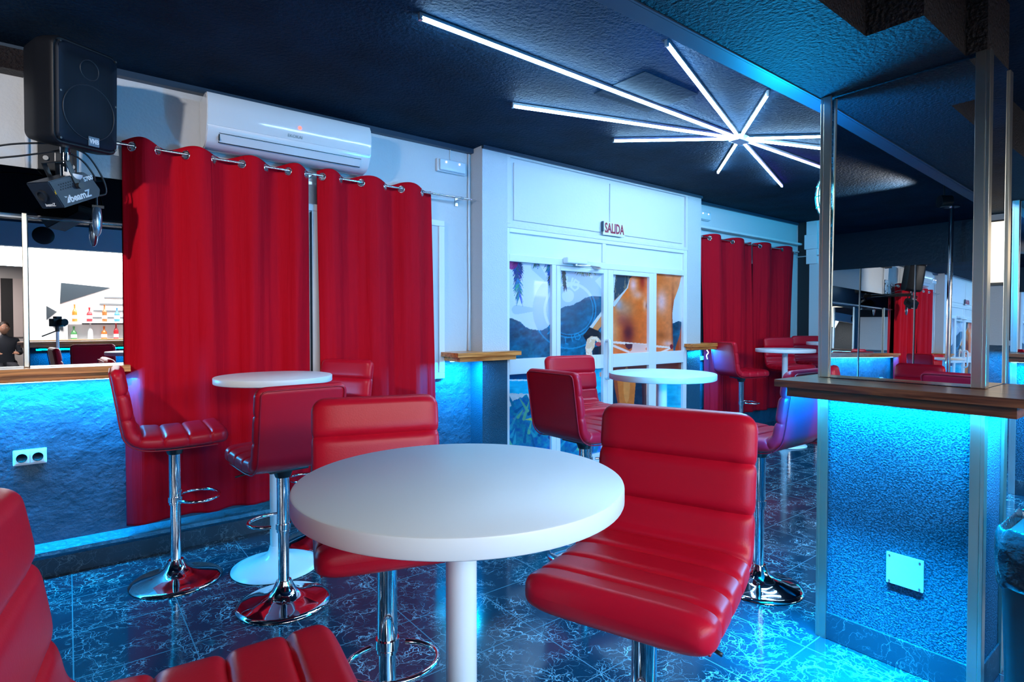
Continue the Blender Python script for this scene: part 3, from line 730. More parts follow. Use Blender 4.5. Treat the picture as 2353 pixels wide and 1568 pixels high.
lo = bpy.data.objects.new('bulkhead_lamp_light', ld); COL.objects.link(lo); lo.location = (2.60, PY1+.20, 1.88)
bm = NB(); P, _ = catmull([(2.60, 1.10, 1.98), (2.585, 1.12, 2.08), (2.62, 1.11, 2.18), (2.60, 1.10, 2.283)], 30); tube(bm, P, .004, 8)
tag(obj('lamp_cable', bm, M['white_plastic'], None, True), 'thin cable running up from the caged lamp to the ceiling beam', 'cable')
bm = NB(); P, _ = catmull([(2.605, 1.10, 1.775), (2.60, 1.12, 1.74), (2.585, 1.125, 1.70), (2.59, 1.11, 1.69)], 20); tube(bm, P, .006, 8)
tag(obj('lamp_plug', bm, M['chrome'], None, True), 'short silver fitting hanging below the caged lamp', 'fitting')

# wall ledges
def wledge(label, poly_u, poly_l, z=1.107, mat='pine_x', strip=None):
    q = thing('wall_ledge', label, 'shelf', (0, 0, 0))
    obj('upper_board', prism(NB(), poly_u, z-.034, z), M[mat], q); obj('lower_board', prism(NB(), poly_l, z-.068, z-.034), M[mat], q)
    if strip: obj('led_strip', B(*strip), M['bin_led'], q)
    return q
wledge('long varnished pine ledge below the wall mirror', [(XL, 3.715), (.268, 3.715), (.268, 3.879), (XL, 3.879)], [(XL, 3.735), (.235, 3.735), (.235, 3.879), (XL, 3.879)], strip=(XL, .2, 3.81, 3.82, 1.030, 1.0385))
wledge('short pine ledge wrapping the pier left of the glass doors', [(2.30, 3.60), (2.91, 3.60), (2.91, 3.709), (2.598, 3.709), (2.598, 3.879), (2.30, 3.879)],
       [(2.33, 3.62), (2.87, 3.62), (2.87, 3.709), (2.598, 3.709), (2.598, 3.879), (2.33, 3.879)], strip=(2.36, 2.57, 3.80, 3.81, 1.030, 1.0385))
wledge('short pine ledge wrapping the pier right of the glass doors', [(5.27, 3.60), (5.80, 3.60), (5.80, 3.879), (5.572, 3.879), (5.572, 3.709), (5.27, 3.709)],
       [(5.30, 3.62), (5.77, 3.62), (5.77, 3.879), (5.572, 3.879), (5.572, 3.709), (5.30, 3.709)], strip=(5.60, 5.75, 3.80, 3.81, 1.030, 1.0385))
t = tag(obj('loose_led_strip', tube(NB(), catmull([(5.62, 3.66, 1.03), (5.64, 3.655, 1.0), (5.615, 3.66, .97), (5.63, 3.66, .93)], 30)[0], .004, 8), M['led_line'], None, True),
        'short glowing LED strip dangling under the ledge right of the doors', 'light')

# ------------------------------------------------------------------ mirror on the left wall
t = thing('wall_mirror', 'large mirror above the pine ledge reflecting the lit bar', 'mirror', (0, 0, 0))
obj('mirror_glass', B(-.155, .30, 3.853, 3.858, 1.108, 1.875), M['mirror'], t)
bm = B(-.165, .30, 3.840, 3.862, 1.878, 1.893, bev=.003); obj('top_trim', bm, M['chrome'], t)
bm = B(-.178, -.158, 3.836, 3.862, 1.108, 1.90, bev=.003); obj('side_trim', bm, M['gold'], t)
t = tag(obj('wall_mirror', B(XL+.02, -.18, 3.853, 3.858, 1.108, 1.875), M['mirror'], None), 'mirror at the left end of the wall, beyond the brass strip', 'mirror')
t = tag(obj('dark_glass_panel', B(XL+.02, .27, 3.852, 3.860, 1.895, 2.135), M['darkmirror'], None), 'black glass panel behind the fog machine', 'glass panel')

# ------------------------------------------------------------------ bar stools
def stool_profile():
    pts = [(-.250, 1.100), (-.236, 1.02), (-.220, .92), (-.206, .83), (-.190, .775), (-.150, .744), (-.08, .735), (0, .734), (.12, .738), (.228, .744)]
    return catmull(pts, 240)
PC, PS = stool_profile()
TOT = PS[-1]
# channels (arc length fractions): three pillows on the back, four on the seat
SEAMS = [0.0, .118, .235, .352, .505, .635, .765, TOT]
SEAMS = [0.0, .125, .245, .375, .475, .58, .68, TOT]
NR = len(PC)
def halft(s):
    base = np.interp(s, [0, .30, .42, TOT], [.026, .028, .036, .040])
    return base
def bulge(s):
    for a, b_ in zip(SEAMS[:-1], SEAMS[1:]):
        if a <= s <= b_ or b_ == TOT:
            if s > b_: continue
            t_ = (s-a)/(b_-a); v = abs(2*t_-1)
            if a == 0.0 and t_ < .5: v *= .55
            if b_ == TOT and t_ > .5: v *= .55
            return (1-v**7)
    return 0
def ring(i, NSEG=56):
    s = PS[i]; c = PC[i]
    tg = PC[min(i+1, NR-1)]-PC[max(i-1, 0)]; tg /= np.linalg.norm(tg)
    n = np.array([-tg[1], tg[0]])     # towards the sitter
    e = min(s, TOT-s); rt = .030
    h = halft(s); k = 1.0
    if e < rt: k = math.sqrt(max(.0, 1-(1-e/rt)**2))
    rc = .045; hw = .200
    if e < rc: hw = .200-rc+math.sqrt(max(0, rc*rc-(rc-e)**2))
    bu = bulge(s)
    hf = (h*.78+.0145*bu)*max(k, .05); hr = h*max(k, .05); hw += .005*bu
    out = []
    for j in range(NSEG):
        a = 2*PI*j/NSEG; ca, sa = math.cos(a), math.sin(a)
        y = hw*math.copysign(abs(ca)**(2/6.5), ca)
        zz = math.copysign(abs(sa)**(2/3.0), sa)
        # gathers next to the seams, on the padded side
        off = zz*(hf if sa > 0 else hr)
        if sa > 0: off += .0022*(1-bu)*math.sin(y*95+s*30)*abs(sa)
        p = c+n*off
        out.append((p[0], y, p[1]))
    return out
ISPLIT = int(np.argmin(abs(PS-SEAMS[3])))
def stool_shell(i0, i1):
    bm = NB(); rings = [[bm.verts.new(p) for p in ring(i)] for i in range(i0, i1+1)]
    for a, b_ in zip(rings[:-1], rings[1:]):
        for k in range(len(a)): bm.faces.new((a[k], a[(k+1) % len(a)], b_[(k+1) % len(a)], b_[k]))
    bm.faces.new(rings[0]); bm.faces.new(rings[-1][::-1])
    return bm
def side_pts(side, i0, i1, rear=True, yo=.186, f=.80):
    o = []
    for i in range(i0, i1+1, 2):
        s = PS[i]; c = PC[i]; tg = PC[min(i+1, NR-1)]-PC[max(i-1, 0)]; tg /= np.linalg.norm(tg); n = np.array([-tg[1], tg[0]])
        h = halft(s); p = c-n*h*1.0; o.append((p[0], side*yo, p[1]))
    return o
def make_stool(label):
    t = thing('bar_stool', label, 'bar stool', (0, 0, 0), 0, 'red leather bar stools')
    bk = obj('backrest', stool_shell(0, ISPLIT), M['leather'], t, True, 50)
    st = obj('seat', stool_shell(ISPLIT, NR-1), M['leather'], t, True, 50)
    L = side_pts(1, 12, ISPLIT); R = side_pts(-1, 12, ISPLIT)
    i = 4; top = L[0]
    corner = lambda s: [(top[0]-.002, s*.184, top[2]+.012), (top[0]-.003, s*.176, top[2]+.022), (top[0]-.003, s*.160, top[2]+.026)]
    path = L[::-1]+corner(1)+[(top[0]-.004, y_, top[2]+.027) for y_ in (.08, 0, -.08)]+corner(-1)[::-1]+R
    obj('piping', tube(NB(), path, .0032, 6), M['piping'], bk, True)
    for s_ in (1, -1): obj('piping', tube(NB(), side_pts(s_, ISPLIT, NR-18), .0032, 6), M['piping'], st, True)
    bm = B(-.09, .09, -.09, .09, .682, .697, bev=.006); cyl(bm, (0, 0, .64), (0, 0, .684), .034, .05); obj('swivel_plate', bm, M['black_metal'], t, True, 40)
    bm = NB(); cyl(bm, (0, 0, .385), (0, 0, .66), .0290, n=32); cyl(bm, (0, 0, .378), (0, 0, .388), .0305, n=32); obj('outer_tube', bm, M['chrome'], t, True, 40)
    bm = NB(); cyl(bm, (0, 0, .05), (0, 0, .47), .0245, n=32); obj('inner_tube', bm, M['chrome'], t, True, 40)
    prof = [(0, .0), (.208, .0), (.212, .004), (.210, .009), (.19, .016), (.15, .026), (.11, .036), (.075, .050), (.052, .070), (.040, .095), (.034, .110), (.0, .112)]
    obj('base', lathe(NB(), prof, 72), M['chrome'], t, True, 60)
    pts = [(.105+.098*math.cos(a), .125*math.sin(a), .405) for a in np.linspace(-2.72, 2.72, 40)]
    P, _ = catmull(pts, 60); bm = NB(); tube(bm, P, .0080, 10)
    cyl(bm, (0, 0, .392), (0, 0, .418), .034, n=24); obj('footrest', bm, M['chrome'], t, True, 40)
    bm = NB(); tube(bm, catmull([(.02, .03, .672), (.06, .12, .670), (.08, .19, .655)], 20)[0], .0045, 8); obj('lever', bm, M['black_metal'], t, True)
    return t
R = math.radians
stool0 = make_stool('bar stool at the front right with its padded side showing, nearest the pillar')
stool0.location = (1.045, .840, 0); stool0.rotation_euler = (0, 0, R(200))
STOOLS = [
 ('stool seen side-on at the left, backrest touching the pine wall ledge', (.43, 3.385, .02), -3),
 ('stool with its plain back turned to the camera at the small left table', (.800, 2.795, -.035), 94),
 ('stool mostly hidden beyond the small left table, by the right-hand curtain', (1.225, 3.475, .0), -152),
 ('stool tucked behind the large white front table', (.73, 1.53, -.005), -108),
 ('stool cropped by the lower left corner of the picture', (.135, .885, .005), -8),
 ('stool with its back to the camera left of the table by the doors', (2.32, 2.30, -.02), 0),
 ('stool facing the camera in front of the printed glass doors', (2.80, 2.74, .0), -103),
 ('stool with its back lit cyan, half hidden behind the near pillar ledge', (2.757, 1.49, .02), 88),
 ('stool side-on in front of the far curtains, lit blue behind', (5.97, 3.45, .03), -20),
 ('stool behind the far table, in front of the far right curtain', (6.95, 3.38, .05), -120),
 ('farthest stool, facing the camera against the black and white striped wall', (7.62, 3.36, .06), -125),
 ('stool cut off by the near pillar, at the far table', (6.66, 2.80, .02), 170),
 ('stool reflected in the wall mirror with its back turned, beside the camera', (.26, -.30, 0), -80),
 ('stool reflected in the pillar mirror alone', (-.32, 1.72, 0), 20),
 ('dark reflected stool beside the half wall of the bar', (1.55, -.70, 0), 60),
 ('stool beyond the near pillar, right of the ledge', (5.05, 1.35, .02), 200),
]
def lift(o, dz):
    # the gas lift raises everything except the foot and the inner tube
    for c in o.children:
        if not c.name.startswith(('base', 'inner_tube')): c.location.z += dz
for lab, loc, rz in STOOLS: lift(dup(stool0, lab, (loc[0], loc[1], 0), R(rz)), loc[2])
lift(stool0, .012)

# ------------------------------------------------------------------ tables
def make_table(label):
    t = thing('bar_table', label, 'table', (0, 0, 0), 0, 'round white bar tables')
    prof = [(0, 1.015), (.294, 1.015), (.2985, 1.0175), (.30, 1.021), (.30, 1.0455), (.2990, 1.0485), (.2965, 1.05), (0, 1.05)]
    obj('tabletop', lathe(NB(), prof, 96), M['white_lam'], t, True, 35)
    bm = NB(); cyl(bm, (0, 0, .06), (0, 0, 1.005), .0290, n=36); obj('column', bm, M['white_lam_base'], t, True, 40)
    bm = NB(); cyl(bm, (0, 0, 1.003), (0, 0, 1.015), .11, n=36); obj('top_plate', bm, M['white_lam_base'], t, True, 40)
    prof = [(0, 0), (.222, 0), (.226, .004), (.224, .009), (.19, .020), (.14, .034), (.09, .050), (.055, .070), (.038, .095), (.031, .12), (0, .122)]
    obj('base', lathe(NB(), prof, 72), M['white_lam_base'], t, True, 60)
    return t
tb = make_table('round white table in the centre front, nearest the camera'); tb.location = (.577, .893, 0)
for lab, loc in (('round white table at the left in front of the red curtains', (.885, 3.235, 0)),
                 ('round white table in front of the printed glass doors', (2.688, 2.041, 0)),
                 ('round white table in front of the far curtains', (6.16, 3.05, 0)),
                 ('farthest round white table, cut off by the pillar', (7.30, 3.02, .05)),
                 ('round white table near the bar seen only in the mirror', (2.4, -.55, 0))):
    dup(tb, lab, loc, 0)

# ------------------------------------------------------------------ curtains and rods
def curtain(label, rings_x, x0, x1, zrod, zbot, yc, front_first, seed, left_in=0.0, right_in=0.0, amp=.043):
    """rings_x: grommet positions on the rod; the cloth crosses the rod at each."""
    rnd = np.random.RandomState(seed)
    nodes = list(rings_x)
    ztop = zrod+.032; H_ = ztop-zbot
    nx = int((x1-x0)/.0065); nz = int(H_/.016)
    xs = np.linspace(x0, x1, nx)
    # phase: +-1 waves with zeros at the rings
    kn = [nodes[0]-(nodes[1]-nodes[0])]+nodes+[nodes[-1]+(nodes[-1]-nodes[-2])]
    ph = np.interp(xs, kn, np.arange(len(kn)))-1
    sgn = 1 if front_first else -1
    ka, kb = rnd.uniform(0, 6, 4), rnd.uniform(0, 6, 4)
    verts = np.zeros((nz+1, nx, 3))
    for j in range(nz+1):
        t = j/nz; z = ztop-H_*t
        wv = np.sin(PI*ph)
        a = amp*(1-.35*t)
        drift = .35*t*np.sin(ph*.9+ka[0])+.2*t*np.sin(ph*2.1+ka[1]+t*2)
        yy = yc-sgn*a*np.sin(PI*(ph+drift))
        yy += .004*min(1, t*3)*np.sin(xs*52+ka[2]+t*3.0)+.0015*min(1, t*4)*np.sin(xs*118+kb[0]-t*4)
        yy = np.minimum(yy, yc+.045)
        shrink = left_in*math.sin(PI*min(1, t)*.55)*(1 if left_in else 0)
        xx = xs+(1-(xs-x0)/(x1-x0))*left_in*math.sin(t*PI*.62)-((xs-x0)/(x1-x0))*right_in*math.sin(t*PI*.62)
        xx = xx+.006*t*np.sin(ph*2+kb[1])
        zt = z+(0.006*np.cos(PI*ph) if j == 0 else 0)+(.012*math.exp(-t*40))*np.sin(PI*ph*1.0+.4)*sgn
        verts[j, :, 0] = xx; verts[j, :, 1] = yy; verts[j, :, 2] = zt
    bm = NB(); V = [[bm.verts.new(verts[j, i]) for i in range(nx)] for j in range(nz+1)]
    for j in range(nz):
        for i in range(nx-1):
            cx = (verts[j, i, 0]+verts[j, i+1, 0])/2; cz = (verts[j, i, 2]+verts[j+1, i, 2])/2; cy = verts[j, i, 1]
            if cz > zrod-.05 and any(math.hypot(math.hypot(cx-g, cy-yc), cz-zrod+.006) < .021 for g in nodes): continue
            bm.faces.new((V[j][i], V[j][i+1], V[j+1][i+1], V[j+1][i]))
    o = obj('curtain', bm, M['curtain'], None, True)
    md = o.modifiers.new('thick', 'SOLIDIFY'); md.thickness = .0018
    tag(o, label, 'curtain', 'red eyelet curtains')
    for g in nodes:
        i = int(np.argmin(abs(xs-g))); i = min(max(i, 1), nx-2)
        tg = Vector((xs[i+1]-xs[i-1], verts[2, i+1, 1]-verts[2, i-1, 1], 0)).normalized()
        gb = NB(); c = Vector((g, yc, zrod-.006))
        tube(gb, [c+tg*(.0235*math.cos(a))+Vector((0, 0, .0235*math.sin(a))) for a in np.linspace(0, 2*PI, 25)[:-1]], .0042, 8, closed=True)
        obj('eyelet', gb, M['chrome'], o, True)
    return o
YR = 3.79
def rod(label, x0, x1, z, br):
    t = thing('curtain_rod', label, 'curtain rod', (0, 0, 0))
    bm = NB(); cyl(bm, (x0, YR, z), (x1, YR, z), .0078, n=16); obj('rod', bm, M['chrome'], t, True, 40)
    for b_ in br:
        bm = NB(); cyl(bm, (b_-.009, YR, z), (b_+.009, YR, z), .0115, n=16); box(bm, b_-.006, b_+.006, YR, 3.874, z-.012, z-.002); box(bm, b_-.012, b_+.012, 3.868, 3.879, z-.05, z+.02)
        obj('bracket', bm, M['steel'], t)
    return t
ZR = 2.318
rod('long chrome rod holding the first pair of red curtains', .19, 2.585, ZR, (.225, 1.30, 2.46))
rod('chrome rod holding the far pair of red curtains', 5.60, 8.13, ZR, (5.70, 6.77, 8.0))
curtain('widest red curtain, far left beside the wall mirror', [.292, .414, .553, .701, .855, .998, 1.131, 1.245], .248, 1.268, ZR, .205, YR, True, 1)
curtain('red curtain just left of the door bay', [1.352, 1.480, 1.625, 1.807, 1.934, 2.105], 1.325, 2.205, ZR, .205, YR, True, 2, 0, -.015)
curtain('red curtain of the far pair nearest the doors', [5.86, 6.09, 6.34, 6.60], 5.735, 6.815, ZR, .205, YR, True, 3, .09, 0, amp=.05)
curtain('red curtain of the far pair nearest the striped wall', [6.98, 7.26, 7.55, 7.83], 6.88, 7.96, ZR, .205, YR, True, 4, 0, .10, amp=.05)

# ------------------------------------------------------------------ air conditioner
t = thing('air_conditioner', 'white wall air conditioner above the red curtains', 'air conditioner', (0, 0, 0))
ax0, ax1 = .642, 1.642; AZ = .014
prof = [(3.879, 2.655), (3.70, 2.660), (3.672, 2.650), (3.655, 2.62), (3.652, 2.56), (3.658, 2.50), (3.664, 2.462), (3.675, 2.425), (3.70, 2.385), (3.735, 2.360), (3.79, 2.352), (3.879, 2.362)]
bm = prism(NB(), prof, ax0, ax1, 'x'); bmesh.ops.bevel(bm, geom=[e for e in bm.edges if abs(e.verts[0].co.x-e.verts[1].co.x) < 1e-5], offset=.006, segments=2, affect='EDGES')
obj('housing', bm, M['ac'], t, True, 30)
pp = [(3.672, 2.652), (3.652, 2.62), (3.648, 2.56), (3.654, 2.50), (3.660, 2.466), (3.664, 2.466), (3.662, 2.50), (3.656, 2.56), (3.66, 2.62), (3.678, 2.648)]
obj('front_panel', prism(NB(), pp, ax0+.004, ax1-.004, 'x'), M['ac'], t, True, 30)
fl = [(3.673, 2.424), (3.698, 2.3835), (3.694, 2.381), (3.668, 2.422)]
obj('air_flap', prism(NB(), fl, ax0+.07, ax1-.07, 'x'), M['ac'], t)
fg = [(3.6735, 2.430), (3.6700, 2.4285), (3.6690, 2.4255), (3.6725, 2.427)]
bm = prism(NB(), fg, ax0+.066, ax1-.066, 'x')
box(bm, ax0+.064, ax0+.070, 3.676, 3.684, 2.386, 2.428); prism(bm, [(3.700, 2.3845), (3.704, 2.3800), (3.699, 2.377), (3.695, 2.381)], ax0+.066, ax1-.066, 'x')
obj('flap_gap', bm, M['dark_gap'], t)
bm = text_bm('EKOKAI', .026, .0006); bmesh.ops.transform(bm, matrix=Matrix.Translation((1.135, 3.6535, 2.487)) @ Matrix.Rotation(R(93), 4, 'X'), verts=bm.verts)
obj('lettering', bm, M['label_grey'], t)
bm = NB(); cyl(bm, (1.163, 3.6488, 2.545), (1.163, 3.645, 2.545), .010, n=20); obj('power_light', bm, M['red_glow'], t)
t.location.z = AZ
# emergency lights
def emergency(label, x, w_, z, pl=None):
    t = thing('emergency_light', label, 'emergency light', (x, YW-.001, z), 0, None)
    obj('housing', B(-w_/2, w_/2, -.03, 0, -.05, .05, bev=.008, seg=3), M['white_plastic'], t, True, 40)
    obj('diffuser', B(-w_/2+.012, w_/2-.012, -.052, -.030, -.044, .044, bev=.010, seg=3), simple('frosted_cover', (.6, .72, .8), .2), t, True, 40)
    for k in (-.25, .22):
        bm = NB(); bmesh.ops.create_uvsphere(bm, u_segments=12, v_segments=8, radius=.0055, matrix=Matrix.Translation((k*w_, -.054, .022))); obj('bulb', bm, M['small_glow'], t, True)
    return t
emergency('white emergency light on the wall left of the door bay', 2.405, .26, 2.568)
emergency('small emergency light half hidden right of the door bay', 5.84, .24, 2.575)
bm = NB(); cyl(bm, (2.405, 3.872, 2.62), (2.405, 3.872, 2.71), .004, n=8)
tag(obj('conduit', bm, M['white_plastic'], None, True), 'thin white cable conduit dropping to the left emergency light', 'conduit')
bm = NB(); tube(bm, [(2.575, 3.865, 2.70), (2.575, 3.865, 1.9), (2.58, 3.865, 1.5), (2.57, 3.865, 1.11)], .009, 8)
tag(obj('wall_pipe', bm, M['white_frame'], None, True), 'thin white pipe down the corner of the door bay', 'pipe')
bm = NB(); tube(bm, [(-.155, 3.868, 2.135), (-.155, 3.868, 2.60)], .009, 8)
tag(obj('wall_pipe', bm, M['white_frame'], None, True), 'thin white pipe on the wall behind the loudspeaker', 'pipe')
struct('trim_11', B(XL, -.05, 3.78, YW, 2.60, ZC-.034), M['beam_side'], 'dark painted band over the far left wall')

# sockets
t = thing('double_socket', 'white double power socket on the blue wall at the left', 'power socket', (-.162, YW-.002, .640))
obj('back_plate', B(-.068, .068, -.020, 0, -.040, .040, bev=.005), M['white_plastic'], t)
for s in (-1, 1):
    obj('socket_frame', B(s*.032-.028, s*.032+.028, -.030, -.020, -.030, .030, bev=.003), M['white_plastic'], t)
    bm = NB(); lathe(bm, [(0, 0), (.020, 0), (.020, .002), (.0225, .002), (.0225, -.001)], 24); bmesh.ops.rotate(bm, verts=bm.verts, matrix=Matrix.Rotation(PI/2, 3, 'X')); bmesh.ops.translate(bm, verts=bm.verts, vec=(s*.032, -.0315, 0))
    obj('socket_insert', bm, M['black_plastic'], t, True)

# ------------------------------------------------------------------ loudspeaker and fog machine
def place(o, loc, eul): o.location = loc; o.rotation_euler = eul
t = thing('loudspeaker', 'black loudspeaker with mesh grille mounted high on the left wall', 'loudspeaker', (.085, 3.40, 2.405))
sw, sh, sd = .320, .465, .215
def rounded_box_poly(w_, h_, r, n=6, arch=.0):
    pts = []
    for (cx, cy, a0) in ((w_/2-r, h_/2-r, 0), (-w_/2+r, h_/2-r, 90), (-w_/2+r, -h_/2+r, 180), (w_/2-r, -h_/2+r, 270)):
        for k in range(n+1):
            a = math.radians(a0+90*k/n); x_ = cx+r*math.cos(a); y_ = cy+r*math.sin(a)
            if y_ > 0: y_ += arch*(1-(2*x_/w_)**2)
            else: y_ -= arch*.5*(1-(2*x_/w_)**2)
            pts.append((x_, y_))
    return pts
def loft(bm, sections):
    R_ = [[bm.verts.new(p) for p in s] for s in sections]
    n = len(R_[0])
    for a, b_ in zip(R_[:-1], R_[1:]):
        for k in range(n): bm.faces.new((a[k], a[(k+1) % n], b_[(k+1) % n], b_[k]))
    bm.faces.new(R_[0]); bm.faces.new(R_[-1][::-1])
secs = []
for (y_, sc_) in ((0, .965), (.006, .99), (.02, 1.0), (.09, 1.0), (.12, .985), (.22, .78), (sd, .70)):
    secs.append([(x_*sc_, y_, z_*(sc_ if sc_ > .9 else .55+.45*sc_/.985)) for x_, z_ in rounded_box_poly(sw, sh, .035, 6, .022)])
bm = NB(); loft(bm, secs); obj('cabinet', bm, M['black_plastic'], t, True, 30)
gm, nt, gb_ = new_mat('black_steel_mesh')
tc = nt.nodes.new('ShaderNodeTexCoord'); vo = nt.nodes.new('ShaderNodeTexVoronoi'); vo.inputs['Scale'].default_value = 180; vo.inputs['Randomness'].default_value = 0
rp = nt.nodes.new('ShaderNodeValToRGB'); rp.color_ramp.elements[0].position = .32; rp.color_ramp.elements[1].position = .45; rp.color_ramp.elements[0].color = (.0005, .0005, .001, 1); rp.color_ramp.elements[1].color = (.012, .018, .03, 1)
nt.links.new(tc.outputs['Object'], vo.inputs['Vector']); nt.links.new(vo.outputs['Distance'], rp.inputs['Fac']); nt.links.new(rp.outputs['Color'], gb_.inputs['Base Color']); sock(gb_, ['Specular IOR Level'], .12); gb_.inputs['Roughness'].default_value = .5; gb_.inputs['Metallic'].default_value = .2
g = [(x_, z_) for x_, z_ in rounded_box_poly(sw-.028, sh-.03, .03, 5, .020)]
secs = [[(x_*k, yy_, z_*k) for x_, z_ in g] for yy_, k in ((.0, 1.0), (-.008, .995), (-.014, .96), (-.017, .7), (-.018, .35))]
bm = NB(); loft(bm, secs); obj('grille', bm, gm, t, True, 40)
bm = B(-.026, .026, -.021, -.0165, -.022, .022, bev=.001); bmesh.ops.translate(bm, verts=bm.verts, vec=(.02, -.0, -.195)); lg = obj('badge', bm, simple('badge_blue_grey', (.10, .16, .22), .4), t)
bm = text_bm('VMB', .030, .0006, bold=.0012); bmesh.ops.transform(bm, matrix=Matrix.Translation((.02, -.0215, -.195)) @ Matrix.Rotation(PI/2, 4, 'X') @ Matrix.Diagonal((.78, 1, 1, 1)), verts=bm.verts)
obj('lettering', bm, M['white_print'], lg)
for sx in (-1, 1):
    for zz in (-.21, 0, .215):
        bm = NB(); cyl(bm, (sx*(sw/2-.026), -.008, zz), (sx*(sw/2-.026), -.018, zz), .005, n=10); obj('grille_screw', bm, M['black_metal'], t)
for rr_, zc in ((.125, -.065), (.045, .13)):
    bm = NB(); tube(bm, [(rr_*math.cos(a), -.0175, zc+rr_*math.sin(a)) for a in np.linspace(0, 2*PI, 49)[:-1]], .0025, 6, closed=True); obj('cone_rim', bm, simple('dark_blue_rim', (.008, .014, .024), .45), t, True)
t.rotation_euler = (R(6), R(-4), R(37))
SPK = t
t = thing('speaker_bracket', 'black steel wall bracket and pole under the loudspeaker', 'bracket', (0, 0, 0))
obj('wall_plate', B(-.115, .05, 3.862, 3.879, 2.138, 2.40, bev=.003), M['black_metal'], t)
for (xx, zz) in ((-.08, 2.33), (-.08, 2.20), (.03, 2.30), (.03, 2.17)):
    bm = NB(); cyl(bm, (xx, 3.862, zz), (xx, 3.852, zz), .012, n=14); obj('bolt', bm, M['steel'], t, True, 40)
bm = B(-.04, .03, 3.48, 3.862, 2.10, 2.15, bev=.004); obj('arm', bm, M['black_metal'], t)
bm = NB(); cyl(bm, (.0, 3.49, 2.02), (.0, 3.49, 2.19), .020, n=24); cyl(bm, (0, 3.49, 2.00), (0, 3.49, 2.03), .026, n=24); obj('pole', bm, M['chrome'], t, True, 40)
t = thing('round_disc', 'small round white disc under the speaker bracket', 'disc', (.03, 3.46, 2.045))
obj('disc', lathe(NB(), [(0, -.012), (.030, -.012), (.036, 0), (.036, .010), (0, .012)], 28), M['white_plastic'], t, True, 40)
obj('stem', cyl(NB(), (0, 0, .012), (0, .0, .025), .006, n=10), M['steel'], t)
t.rotation_euler = (R(12), R(6), 0)

t = thing('fog_machine', 'black fog machine lettered beamZ S700 hanging tilted at the left', 'fog machine', (.008, 3.50, 1.985))
fw_, fh_, fd_ = .130, .128, .225    # x length? local: length along x, depth y, height z
prof = [(-fd_/2+.0, -fh_/2), (fd_/2-.02, -fh_/2), (fd_/2, -fh_/2+.03), (fd_/2-.02, fh_/2-.03), (fd_/2-.05, fh_/2), (-fd_/2-.02, fh_/2)]
bm = NB(); prism(bm, prof, -fw_/2, fw_/2, 'y'); bmesh.ops.bevel(bm, geom=list(bm.edges), offset=.004, segments=2, affect='EDGES')
fm = obj('casing', bm, simple('black_powder_coat', (.012, .018, .03), .38), t, True, 30)
bm = text_bm('beamZ', .046, .0005, bold=.0014); bmesh.ops.transform(bm, matrix=Matrix.Translation((-.008, -fw_/2-.0007, -.035)) @ Matrix.Rotation(PI/2, 4, 'X') @ Matrix.Diagonal((.9, 1, 1, 1)), verts=bm.verts); obj('lettering', bm, M['white_print'], fm)
bm = text_bm('S700', .027, .0005, bold=.001); bmesh.ops.transform(bm, matrix=Matrix.Translation((.070, -fw_/2-.0007, .030)) @ Matrix.Rotation(PI/2, 4, 'X'), verts=bm.verts); obj('lettering', bm, M['white_print'], fm)
bm = NB(); prism(bm, [(-.088, -.048), (-.070, -.048), (-.072, -.022)], -fw_/2-.001, -fw_/2-.0002, 'y'); prism(bm, [(-.083, -.024), (-.075, -.020), (-.09, -.016)], -fw_/2-.001, -fw_/2-.0002, 'y'); prism(bm, [(-.068, -.042), (-.062, -.030), (-.070, -.020)], -fw_/2-.001, -fw_/2-.0002, 'y')
obj('emblem', bm, M['white_print'], fm)
bm = NB()
for i in range(9):
    for j in range(3): cyl(bm, (-.09+.013*i+.006*(j % 2), -fw_/2-.0008, .038-.011*j), (-.09+.013*i+.006*(j % 2), -fw_/2+.001, .038-.011*j), .0035, n=8)
obj('vent_holes', bm, M['dark_gap'], fm)
bm = NB(); q = Matrix.Rotation(-PI/2, 3, 'Y'); lathe(bm, [(0, .0), (.022, 0), (.028, .004), (.028, .012), (.020, .014), (.018, .006), (0, .006)], 24); bmesh.ops.rotate(bm, verts=bm.verts, matrix=q); bmesh.ops.translate(bm, verts=bm.verts, vec=(-fd_/2-.008, .01, .0))
obj('nozzle', bm, M['black_metal'], t, True, 40)
obj('warning_label', B(-fd_/2-.0082, -fd_/2-.005, -.065, -.045, .002, .022), simple('yellow_label', (.7, .45, .02), .5), t)
bm = text_bm('beamZ', .020, .0004, bold=.0006); bmesh.ops.transform(bm, matrix=Matrix.Translation((-fd_/2-.0050, .0, -.046)) @ Matrix.Rotation(-PI/2, 4, 'Z') @ Matrix.Rotation(PI/2, 4, 'X'), verts=bm.verts); obj('lettering', bm, M['white_print'], fm)
bm = B(-.012, .012, -fw_/2-.006, -fw_/2-.002, .0, .13); box(bm, -.012, .012, fw_/2+.002, fw_/2+.006, .0, .13); box(bm, -.012, .012, -fw_/2-.006, fw_/2+.006, .126, .131)
obj('yoke', bm, M['black_metal'], t)
bm = NB(); cyl(bm, (.0, -fw_/2-.022, .012), (.0, -fw_/2-.004, .012), .014, n=16); obj('yoke_knob', bm, M['black_metal'], t, True, 40)
t.rotation_euler = (R(0), R(-27), R(40))
